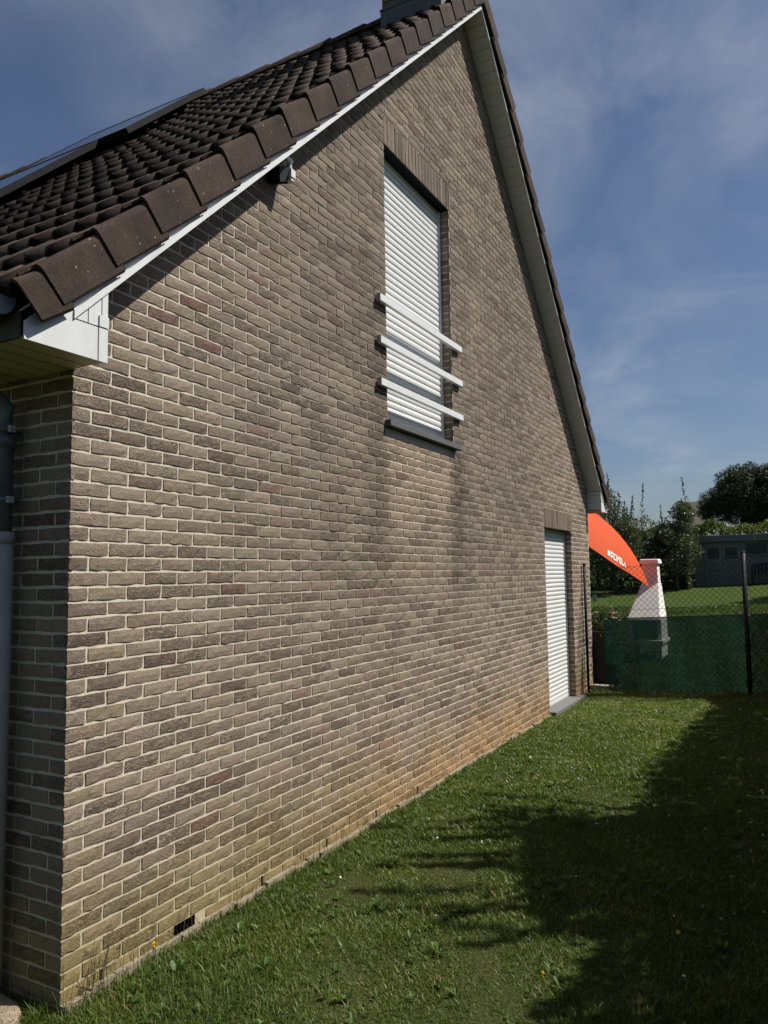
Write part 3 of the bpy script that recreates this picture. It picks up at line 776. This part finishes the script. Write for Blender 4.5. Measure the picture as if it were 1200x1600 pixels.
mk = MB(); a0 = -.905; gw = .043
glyphs = [((0, .9, .1, .9),), ((0, .35, 0, 1), (.35, 1, .0, .25), (.35, 1, .55, .8)), ((0, .35, 0, 1), (.35, 1, 0, .22), (.35, 1, .78, 1)), ((0, .4, 0, 1), (.6, 1, .1, .6)), ((0, 1, 0, .25), (0, 1, .75, 1), (0, .3, .25, .75), (.7, 1, .25, .75)), ((0, .35, 0, 1), (.35, 1, .76, 1)), ((.2, .6, .3, 1),)]
for gi, gl in enumerate(glyphs):
    b0 = a0+gi*gw*(1.0)
    for (u0, u1, t0, t1) in gl:
        q = mark(b0+u0*gw*.8, b0+u1*gw*.8, .865+.085*t0, .865+.085*t1); mk.add(q, [(0, 1, 2, 3)])
rehome(mk.build('lettering', PETAL, None), par)

# ------------------------------------------------------------------ shed and bench
SY = 27.0; sz = 1.10
shed = thing('garden_shed', 'grey wooden garden shed with double doors and flat fascia', 'shed', (1.6, SY, sz))
def sb(name, a, b, mat, bev=0, par=None):
    o = MB().box(a, b).build(name, mat, None, bevel=bev); rehome(o, shed)
    return o
sb('wall', (-.50, SY, sz-.1), (4.6, SY+2.6, 2.72), SHEDM)
sb('roof_fascia', (-.66, SY-.16, 2.69), (4.8, SY+2.8, 2.92), SHEDR, .01)
sb('fascia_joint', (1.46, SY-.164, 2.70), (1.475, SY-.16, 2.915), ALU)
for i in range(11):
    z = sz+.02+i*.14
    sb('cladding_board', (-.49, SY-.018, z), (-.20, SY-.001, z+.132), SHEDM)
    for xa, xb in ((1.02, 1.15), (3.2, 4.58)): sb('cladding_board', (xa, SY-.018, z), (xb, SY-.001, z+.132), SHEDM)
    if z+.13 < 2.2: sb('cladding_board', (1.16, SY-.018, z), (3.19, SY-.001, z+.132), SHEDM)
sb('door_frame', (-.19, SY-.03, 2.575), (1.01, SY-.002, 2.63), SHEDM)
for xa in (-.17, .415):
    d = MB().box((xa, SY-.035, sz+.03), (xa+.57, SY-.002, 2.57)).build('door', SHEDM); rehome(d, shed)
    for za, zb_, mt in ((sz+.12, sz+.46, SHEDR), (sz+.54, sz+.86, SHEDR), (1.99+.10, 2.48, DGLASS)):
        o = MB().box((xa+.09, SY-.039, za), (xa+.48, SY-.0355, zb_)).build('door_panel', mt, d)
sb('window', (1.18, SY-.03, 2.22), (1.83, SY-.002, 2.60), DGLASS); sb('window_frame', (1.16, SY-.04, 2.19), (1.85, SY-.031, 2.22), SHEDM)
sb('window', (1.90, SY-.03, 2.22), (2.55, SY-.002, 2.60), DGLASS)
sb('door_lamp', (-.42, SY-.07, 2.44), (-.25, SY-.02, 2.57), WHITE, .01); sb('lamp_glass', (-.39, SY-.075, 2.475), (-.28, SY-.071, 2.535), DARKGAP)
bench = thing('garden_bench', 'dark wooden bench standing against the grey shed', 'bench', (2.0, SY-.45, sz))
def bb(name, a, b): return rehome(MB().box(a, b).build(name, BENCHM, None, bevel=.004), bench)
for i in range(10): bb('back_slat', (1.40+i*.115, SY-.33, sz+.44), (1.46+i*.115, SY-.30, sz+.70+.05*math.sin(math.pi*(i+.5)/10)))
vs = []
for i in range(11):
    x = 1.33+1.24*i/10; zt = sz+.69+.07*math.sin(math.pi*i/10); vs += [(x, SY-.34, zt), (x, SY-.29, zt), (x, SY-.29, zt+.06), (x, SY-.34, zt+.06)]
fs = [(4*i+a, 4*i+(a+1) % 4, 4*i+4+(a+1) % 4, 4*i+4+a) for i in range(10) for a in range(4)]+[(0, 1, 2, 3), (43, 42, 41, 40)]
rehome(MB().add(vs, fs).build('top_rail', BENCHM), bench)
for i in range(4): bb('seat_slat', (1.34, SY-.78+i*.11, sz+.40), (2.56, SY-.69+i*.11, sz+.43))
for x in (1.33, 2.51):
    bb('leg', (x, SY-.78, sz-.02), (x+.06, SY-.72, sz+.62)); bb('leg', (x, SY-.35, sz-.02), (x+.06, SY-.29, sz+.72)); bb('armrest', (x-.01, SY-.80, sz+.62), (x+.07, SY-.30, sz+.655))

# ------------------------------------------------------------------ foliage
def leaves(P, size, rng, aspect=.55, up=None, tone=None, droop=.0):
    """one folded-diamond leaf (2 triangles) per point, vectorised"""
    n = len(P); P = np.asarray(P, float)
    d = rng.normal(size=(n, 3)); d /= np.linalg.norm(d, axis=1)[:, None]
    if up is not None: d = d*(1-up[1])+np.array(up[0])*up[1]; d /= np.linalg.norm(d, axis=1)[:, None]
    a = rng.normal(size=(n, 3)); s = np.cross(d, a); s /= np.linalg.norm(s, axis=1)[:, None]+1e-9
    sz_ = (size*rng.uniform(.6, 1.35, n))[:, None]
    b = P-d*sz_*.5; t = P+d*sz_*.5; nrm = np.cross(d, s)
    l = P+s*sz_*aspect*.5+nrm*sz_*.08; r = P-s*sz_*aspect*.5+nrm*sz_*.08
    V = np.stack([b, r, t, l], 1).reshape(-1, 3)
    F = np.arange(4*n).reshape(-1, 4)
    T = np.repeat(rng.random(n) if tone is None else tone, 4)
    return V, F, T
def np_mesh(name, V, F, T, mat):
    me = bpy.data.meshes.new(name); n = len(V); k_ = F.shape[1]; m_ = len(F)
    me.vertices.add(n); me.vertices.foreach_set('co', V.astype(np.float32).ravel())
    me.loops.add(m_*k_); me.loops.foreach_set('vertex_index', F.astype(np.int32).ravel())
    me.polygons.add(m_); me.polygons.foreach_set('loop_start', (np.arange(m_)*k_).astype(np.int32)); me.polygons.foreach_set('loop_total', np.full(m_, k_, np.int32))
    a = me.attributes.new('tone', 'FLOAT', 'POINT'); a.data.foreach_set('value', T.astype(np.float32))
    me.materials.append(mat); me.update(calc_edges=True); return me
def clump_points(centres, radii, n, rng, shell=.55):
    """points in lumpy clumps: random clump centre, random place in that clump, biased to its outside"""
    c = np.asarray(centres); r = np.asarray(radii)
    w_ = r**2; i = rng.choice(len(c), n, p=w_/w_.sum())
    d = rng.normal(size=(n, 3)); d /= np.linalg.norm(d, axis=1)[:, None]
    q = shell+(1-shell)*rng.random(n)
    return c[i]+d*(r[i]*q)[:, None]
def tree(name, label, cat, base, centres, radii, n, leaf, mat, rng, trunk_r=.08, group=None, limbs=8, aspect=.55, shoots=0, shoot_len=.6):
    base = np.array(base, float); t = thing(name, label, cat, tuple(base), group)
    centres = np.array(centres, float); radii = np.array(radii, float)
    P = clump_points(centres, radii, n, rng)
    tone = np.clip(rng.random(len(P))*.75+.25*rng.random(), 0, 1)
    if shoots:
        topc = centres[np.argsort(-centres[:, 2])[:max(4, len(centres)//2)]]
        sp_, tb = [], MB()
        for i in range(shoots):
            c = topc[rng.integers(len(topc))]+rng.normal(0, .22, 3); ln = shoot_len*rng.uniform(.5, 1.3)
            lean = np.array([rng.normal(0, .14), rng.normal(0, .14), 1.0]); e_ = c+lean*ln
            for q in np.linspace(0, 1, int(40*ln/.6)): sp_.append(c+(e_-c)*q+rng.normal(0, .045*(1.15-q), 3))
            tb.tube([c-lean*.4, c+lean*ln*.5, e_], [.008, .005, .002], 4)
        P = np.vstack([P, np.array(sp_)]); tone = np.concatenate([tone, rng.random(len(sp_))])
    V, F, T = leaves(P, leaf, rng, aspect, ((0, 0, 1), .15), tone)
    rehome(obj('crown', np_mesh('crown', V, F, T, mat)), t)
    b_ = MB(); mid_ = centres.mean(0)
    b_.tube([base-np.array([0, 0, .1]), base+(mid_-base)*.45+rng.normal(0, .05, 3), mid_], [trunk_r, trunk_r*.7, trunk_r*.35], 8)
    for i in rng.choice(len(centres), min(limbs, len(centres)), False):
        st = base+(mid_-base)*rng.uniform(.35, .8); b_.tube([st, (st+centres[i])/2+rng.normal(0, .08, 3), centres[i]], [trunk_r*.45, trunk_r*.3, trunk_r*.1], 6)
    rehome(b_.build('trunk', BARK, None, True), t)
    if shoots: rehome(tb.build('shoots', BARK, None), t)
    return t
rf = np.random.default_rng(21)
def blob(c, r, n, rr, rng):   # clump centres inside an ellipsoid
    d = rng.normal(size=(n, 3)); d /= np.linalg.norm(d, axis=1)[:, None]; q = rng.random(n)**.45
    return np.array(c)+d*q[:, None]*np.array(r), rng.uniform(rr[0], rr[1], n)
# far left: loose grey-green trees with upright shoots
def gz(x, y): return float(ground_z(x, y))
c, r = blob((-2.75, 24, 2.75), (1.35, .9, 1.5), 60, (.22, .46), rf)
tree('loose_tree', 'tall loose grey-green tree with upright shoots right of the eaves', 'tree', (-2.7, 24, gz(-2.7, 24)), c, r, 17000, .085, LOOSE, rf, .09, 'garden trees', 12, .45, 46, .85)
c, r = blob((-.95, 25, 2.7), (.85, .8, 1.3), 42, (.22, .40), rf)
tree('loose_tree', 'smaller bright leafy tree between the loose tree and the pine', 'tree', (-.9, 25, gz(-.9, 25)), c, r, 12000, .085, LOOSE, rf, .07, 'garden trees', 10, .45, 14, .7)
c, r = blob((-4.6, 25.5, 3.2), (1.3, 1.0, 1.4), 30, (.25, .45), rf)
tree('loose_tree', 'leafy tree mostly hidden behind the house corner', 'tree', (-4.6, 25.5, gz(-4, 25)), c, r, 6000, .09, LOOSE, rf, .09, 'garden trees', 8, .45, 10, .7)
def hedge(name, label, x0, x1, y0, y1, z0, z1, n, leaf, mat, rng, group=None, lump=.12, top=None):
    t = thing(name, label, 'hedge', ((x0+x1)/2, (y0+y1)/2, z0), group)
    P = np.stack([rng.uniform(x0, x1, n), rng.uniform(y0, y1, n), rng.random(n)], 1)
    face = rng.integers(0, 5, n); q = rng.random(n)**2*.22
    w_ = np.array([x1-x0, y1-y0])
    P[face == 0, 0] = x0+q[face == 0]; P[face == 1, 0] = x1-q[face == 1]; P[face == 2, 1] = y0+q[face == 2]; P[face == 3, 1] = y1-q[face == 3]
    P[face == 4, 2] = 1-rng.random((face == 4).sum())**2*.1
    lum = lump*(np.sin(P[:, 0]*2.3+P[:, 1]*1.1)+np.sin(P[:, 1]*3.1-P[:, 0])+.8*np.sin(P[:, 0]*5.3+1.3*P[:, 1]))*.5
    zt = z1+lum if top is None else top(P[:, 0], P[:, 1])+lum
    P[:, 2] = z0+(zt-z0)*P[:, 2]
    P += rng.normal(0, .035, P.shape)
    V, F, T = leaves(P, leaf, rng, .6); rehome(obj('foliage', np_mesh('foliage', V, F, T, mat)), t)
    core = MB()
    nx_ = max(2, int((x1-x0)/.4)); ny_ = max(2, int((y1-y0)/.4))
    for i in range(3 if nx_ < 6 else nx_//2):
        xx = x0+(x1-x0)*(i+.5)/(3 if nx_ < 6 else nx_//2)
        yy = (y0+y1)/2+rng.normal(0, .1); core.tube([(xx, yy, z0-.1), (xx+rng.normal(0, .1), yy, z0+(z1-z0)*.6), (xx+rng.normal(0, .2), yy+rng.normal(0, .1), z1-.15)], [.05, .03, .01], 6)
    rehome(core.build('stems', BARK, None), t); return t
hedge('dense_hedge', 'dark dense hedge along the back of the lawn', -6, -.62, 25.6, 26.8, 1.0, 3.15, 40000, .10, HEDGE, rf, None, .15)
hedge('tall_hedge', 'bright topped hedge rising behind the grey shed', -1.9, 6, 30.6, 31.8, 1.3, 3.42, 26000, .11, HEDGEL, rf, None, .22)
# stone pine
c, r = blob((1.0, 34, 4.85), (2.0, 1.7, 1.45), 110, (.32, .55), rf)
keep = c[:, 2] > 3.5; c, r = c[keep], r[keep]
pn = tree('pine_tree', 'round dark umbrella pine above the shed', 'tree', (.9, 34, gz(.9, 34)), c, r, 46000, .19, PINE, rf, .18, None, 16, .16)
# ---- trees and hedge beyond the right edge of the picture: they shade the lawn
rh = np.random.default_rng(33)
def edge_top(x, y):
    return 3.24+.06*np.sin(y*2.1)-.22*(1-sstep(y, 1.8, 3.6))
hedge('boundary_hedge', 'tall hedge shading the right side of the lawn', 3.62, 4.7, -4.5, 9.2, 0, 3.0, 120000, .10, HEDGE, rh, None, .10, edge_top)
c, r = blob((4.27, 4.07, 3.80), (.60, 1.0, .85), 34, (.14, .32), rh)
tree('hedge_shrub', 'loose shrub standing taller than the boundary hedge', 'shrub', (4.3, 4.0, 0), c, r, 11000, .085, HEDGE, rh, .06, None, 10, .55, 46, 1.15)
c, r = blob((5.2, 22.5, 4.2), (1.8, 1.0, 1.3), 40, (.3, .6), rh)
tree('round_tree', 'round tree beside the far lawn', 'tree', (5.2, 22.5, gz(5, 22)), c, r, 12000, .14, HEDGE, rh, .12)
# far house seen between the trees
fh = thing('distant_house', 'distant house with brown tiled roof behind the trees', 'house', (-3.2, 52, 2))
rehome(MB().box((-4.1, 52, 1), (-2.4, 58, 4.6)).build('wall', plain('pale_render', (.45, .40, .33), .9), None), fh)
rehome(MB().prism([(-4.3, 51.6, 4.5), (-4.3, 58.4, 4.5), (-4.3, 55, 6.55)], (2.1, 0, 0)).build('roof', plain('brown_far_roof', (.075, .065, .05), .9), None), fh)
for x in (-3.7,):
    rehome(MB().box((x, 51.97, 2.9), (x+.8, 51.995, 4.1)).build('window', DGLASS, None), fh)

# ------------------------------------------------------------------ plants by the rear corner
rp = np.random.default_rng(44)
def bush(name, label, cat, base, hgt, wid, n, leaf, mat, stems=14, flowers=0, fm=None):
    b0 = np.array(base, float); t = thing(name, label, cat, tuple(b0)); P = []; st = MB(); ends = []
    for i in range(stems):
        an = rp.uniform(0, 2*math.pi); rr = wid*rp.random()**.6; h_ = hgt*rp.uniform(.6, 1.05)
        e_ = b0+np.array([math.cos(an)*rr, math.sin(an)*rr, h_]); md = b0+np.array([math.cos(an)*rr*.35, math.sin(an)*rr*.35, h_*.55])
        st.tube([b0, md, e_], [.006, .004, .002], 4); ends.append(e_)
        for q in rp.random(n//stems): P.append((b0*(1-q)**2+2*md*q*(1-q)+e_*q*q) + rp.normal(0, .05, 3)*(.4+q))
    V, F, T = leaves(np.array(P), leaf, rp, .4, ((0, 0, 1), .3)); rehome(obj('foliage', np_mesh('foliage', V, F, T, mat)), t)
    rehome(st.build('stems', BARK, None), t)
    for i in range(flowers):
        c = ends[i % len(ends)]+rp.normal(0, .02, 3)
        V, F, T = leaves(c+rp.normal(0, .018, (16, 3)), .04, rp, .9)
        rehome(obj('flower', np_mesh('flower', V, F, T, fm)), t)
    return t
bush('rose_bush', 'rose bush with faded blooms behind the fence', 'plant', (.24, 9.35, gz(.24, 9.35)), 1.22, .10, 420, .06, LOOSE, 8, 5, RPETAL)
bush('corner_shrub', 'leafy shrub growing at the rear corner of the house', 'plant', (.02, 9.35, gz(0, 9.3)), 1.05, .16, 1500, .07, HEDGE, 18, 3, RPETAL)
bush('ornamental_grass', 'narrow leaved clump behind the green net', 'plant', (.22, 9.15, gz(.2, 9.1)), .95, .18, 1100, .11, LOOSE, 18)
pot = thing('planter_box', 'black planter box behind the net beside the corner', 'planter', (.02, 9.05, .03))
vs = []
rehome(MB().add([(-.10, 8.98, .04), (.17, 8.98, .04), (.17, 9.22, .04), (-.10, 9.22, .04), (-.13, 8.95, .82), (.20, 8.95, .82), (.20, 9.25, .82), (-.13, 9.25, .82)],
      [(0, 3, 2, 1), (4, 5, 6, 7), (0, 1, 5, 4), (1, 2, 6, 5), (2, 3, 7, 6), (3, 0, 4, 7)]).build('box', POTM, None, bevel=.01), pot)
rehome(MB().box((-.14, 8.94, .80), (.21, 9.26, .832)).build('rim', POTM, None, bevel=.005), pot)
st = MB().add(*(lambda q: (q.v, q.f))(MB().prism([(.0, 8.66, .02), (.16, 8.63, .02), (.30, 8.70, .02), (.31, 8.78, .02), (.02, 8.76, .02)], (.0, 0, .10)))).build('edging_stone', plain('edging_grey', (.26, .24, .21), .9, .2, .2, 20, .4), None, bevel=.012)
tag(st, 'pale rough edging stone at the foot of the rear corner', 'stone')
tg = MB().box((.02, 8.93, 1.26), (.075, 8.936, 1.37)).build('plant_tag', plain('teal_plastic', (.12, .25, .27), .4), None)
tag(tg, 'small teal tag hanging by the rear corner', 'tag')

# ------------------------------------------------------------------ slab at the near corner
b = MB(); n = 9; ring = []
outl = [(-.62, -.02), (-.30, -.035), (-.18, -.05), (-.10, -.085), (-.055, -.14), (-.04, -.25), (-.06, -.42), (-.2, -.5), (-.62, -.5)]
slab = MB().prism([(x+rp.normal(0, .006), y+rp.normal(0, .006), -.02) for x, y in outl], (0, 0, .068)).build('paving_slab', SLABM, None, bevel=.012)
tag(slab, 'broken sandstone slab at the foot of the near corner', 'paving slab')

# ------------------------------------------------------------------ grass
rg = np.random.default_rng(77)
def grass(name, n, xr, yr, dens, hgt, wdt, mat, label, lean=.5, tall=None):
    x = rg.uniform(*xr, n*2); y = yr[0]+(yr[1]-yr[0])*rg.random(n*2)**dens
    k_ = np.ones(len(x), bool)
    x, y = x[k_][:n], y[k_][:n]; n = len(x)
    z = ground_z(x, y)
    pn = .5+.5*np.sin(x*2.7+1.3*np.sin(y*1.9))*np.sin(y*2.3+np.sin(x*3.1))        # patchy growth
    fn_ = .5+.5*np.sin(x*13+3*np.sin(y*7))*np.sin(y*11+2*np.sin(x*9))
    h = hgt*(.4+.8*rg.random(n)+.5*(rg.random(n) < .06))*(.55+.6*pn+.45*fn_**2)
    if tall is not None: h *= tall(x, y)
    dist = np.hypot(x-CAM[0], y-CAM[1]); wd = wdt*np.clip(dist/3.0, .8, 2.6)*rg.uniform(.6, 1.3, n)
    an = rg.uniform(0, 2*np.pi, n); ln = lean*rg.random(n)
    dx, dy = np.cos(an)*ln*h, np.sin(an)*ln*h
    sx_, sy_ = -np.sin(an+rg.normal(0, .6, n))*wd, np.cos(an)*wd
    base = np.stack([x, y, z-.004], 1); S = np.stack([sx_, sy_, np.zeros(n)], 1)
    mid = base+np.stack([dx*.35, dy*.35, h*.6], 1); tip_ = base+np.stack([dx, dy, h], 1)
    V = np.stack([base-S*.5, base+S*.5, mid+S*.42, mid-S*.42, tip_], 1).reshape(-1, 3)
    i = np.arange(n)*5
    pd = .5+.5*np.sin(x*5.1+2.1*np.sin(y*2.7)+.7)*np.sin(y*3.7+1.4*np.sin(x*4.3))
    tone = np.clip(.45*rg.random(n)+.40*pd**2*rg.random(n)+.18*sstep(y, 3, 7.5)+.5*(rg.random(n) < .05+.16*pd**3), 0, 1)
    F4 = np.stack([i, i+1, i+2, i+3], 1); F3 = np.stack([i+3, i+2, i+4], 1)
    me = bpy.data.meshes.new(name); me.vertices.add(len(V)); me.vertices.foreach_set('co', V.astype(np.float32).ravel())
    lv = np.concatenate([F4.ravel(), F3.ravel()]); me.loops.add(len(lv)); me.loops.foreach_set('vertex_index', lv.astype(np.int32))
    me.polygons.add(2*n); me.polygons.foreach_set('loop_start', np.concatenate([np.arange(n)*4, 4*n+np.arange(n)*3]).astype(np.int32))
    me.polygons.foreach_set('loop_total', np.concatenate([np.full(n, 4), np.full(n, 3)]).astype(np.int32))
    a = me.attributes.new('tone', 'FLOAT', 'POINT'); a.data.foreach_set('value', np.repeat(tone, 5).astype(np.float32))
    me.materials.append(mat); me.update(calc_edges=True)
    o = obj(name, me, None, 'stuff'); o['label'] = label; o['category'] = 'grass'; return o
def edge_tall(x, y): return 1+.5*np.exp(-(x/.10)**2)*(rg.random(len(x)) < .3)+1.0*np.exp(-((y-FY)/.12)**2)
grass('lawn_grass', 330000, (.0, 2.75), (-1.2, 8.42), 1.45, .026, .0040, GRASS, 'short mown lawn grass beside the brick wall', 1.5, edge_tall)
grass('far_grass', 60000, (-2.5, 4.5), (8.45, 20), 1.2, .05, .009, FARGRASS, 'mown grass of the lawn beyond the fence', .8)
grass('corner_grass', 7000, (-.65, .0), (-1.2, -.02), .6, .045, .004, GRASS, 'grass growing round the sandstone slab', 1.2)
# broad leaved weeds, clover heads, dry stems
n = 1500; wv = []; wf = []; wt = []
P = []
cl_ = [(rg.uniform(.1, 2.4), -.9+8.6*rg.random()**1.5) for _ in range(850)]
V_, F_, T_ = [], [], []
for (cx, cy) in cl_:
    m_ = rg.integers(4, 11); R_ = rg.uniform(.02, .060)
    for j in range(m_):
        an = rg.uniform(0, 2*math.pi); ln = R_*rg.uniform(.6, 1.2); el = rg.uniform(.45, 1.25); wd = ln*rg.uniform(.09, .17)
        b0 = np.array([cx, cy, gz(cx, cy)+.006]); d = np.array([math.cos(an)*math.cos(el), math.sin(an)*math.cos(el), math.sin(el)]); s_ = np.array([-math.sin(an), math.cos(an), 0])
        upv = np.array([0, 0, .18*ln])
        p1 = b0+d*ln*.45; p2 = b0+d*ln*.8-upv*.3; p3 = b0+d*ln-upv
        bi = len(V_)
        V_ += [b0, p1-s_*wd, p1-upv*.15, p1+s_*wd, p2-s_*wd*.8, p2-upv*.15, p2+s_*wd*.8, p3]
        F_ += [(bi, bi+2, bi+1), (bi, bi+3, bi+2), (bi+1, bi+2, bi+5, bi+4), (bi+2, bi+3, bi+6, bi+5), (bi+4, bi+5, bi+7), (bi+5, bi+6, bi+7)]
        T_ += [float(rg.random())]*8
o = MB(); o.v = [tuple(v) for v in V_]; o.f = F_; o.t = T_
o = o.build('lawn_weeds', WEED, None, False, 'stuff'); o['label'] = 'broad leaved dandelion and plantain weeds in the lawn'; o['category'] = 'weeds'
Q = np.stack([rg.uniform(.15, 2.4, 110), 1.0+6.9*rg.random(110)**.7], 1)
fl_ = MB()
for (x, y) in Q:
    z = gz(x, y)+rg.uniform(.028, .05)
    V, F, T = leaves(np.array([x, y, z])+rg.normal(0, .003, (6, 3)), .009, rg, .8)
    fl_.add([tuple(v) for v in V], [tuple(f) for f in F])
o = fl_.build('clover_flowers', PETAL, None, False, 'stuff'); o['label'] = 'tiny white clover heads scattered over the lawn'; o['category'] = 'flowers'
for (x, y, lab) in ((.06, .42, 'yellow dandelion flower near the wall beside the vent'), (2.05, 1.55, 'yellow flower in the shaded grass on the right'), (1.62, .95, 'small yellow flower low in the shaded grass')):
    t = thing('dandelion', lab, 'flower', (x, y, gz(x, y)), 'yellow dandelions')
    MB().tube([(0, 0, 0), (.004, 0, .05), (.006, .002, .085)], .0015, 4).build('stalk', WEED, t)
    V, F, T = leaves(np.array([.006, .002, .09])+rg.normal(0, .003, (22, 3)), .016, rg, .35); obj('bloom', np_mesh('bloom', V, F, T, YPETAL), t)
st = MB()
for i in range(70):
    y = .02+rg.random()**1.6*3.2; x = .015+.05*rg.random(); z = gz(x, y); h_ = rg.uniform(.07, .20)
    if i < 22: y = -.04+.5*rg.random(); h_ *= 1.25
    if i >= 62: x, y, h_ = -rg.uniform(.03, .35), -rg.uniform(.02, .07), rg.uniform(.08, .17)
    lx, ly = rg.normal(0, .02), rg.normal(0, .035)
    st.tube([(x, y, z), (x+lx*.4, y+ly*.4, z+h_*.6), (x+lx, y+ly, z+h_)], [.0014, .0011, .0013], 3, True, float(rg.random()))
o = st.build('dry_stems', DRY, None, False, 'stuff'); o['label'] = 'dry grass stems standing along the foot of the wall'; o['category'] = 'grass'
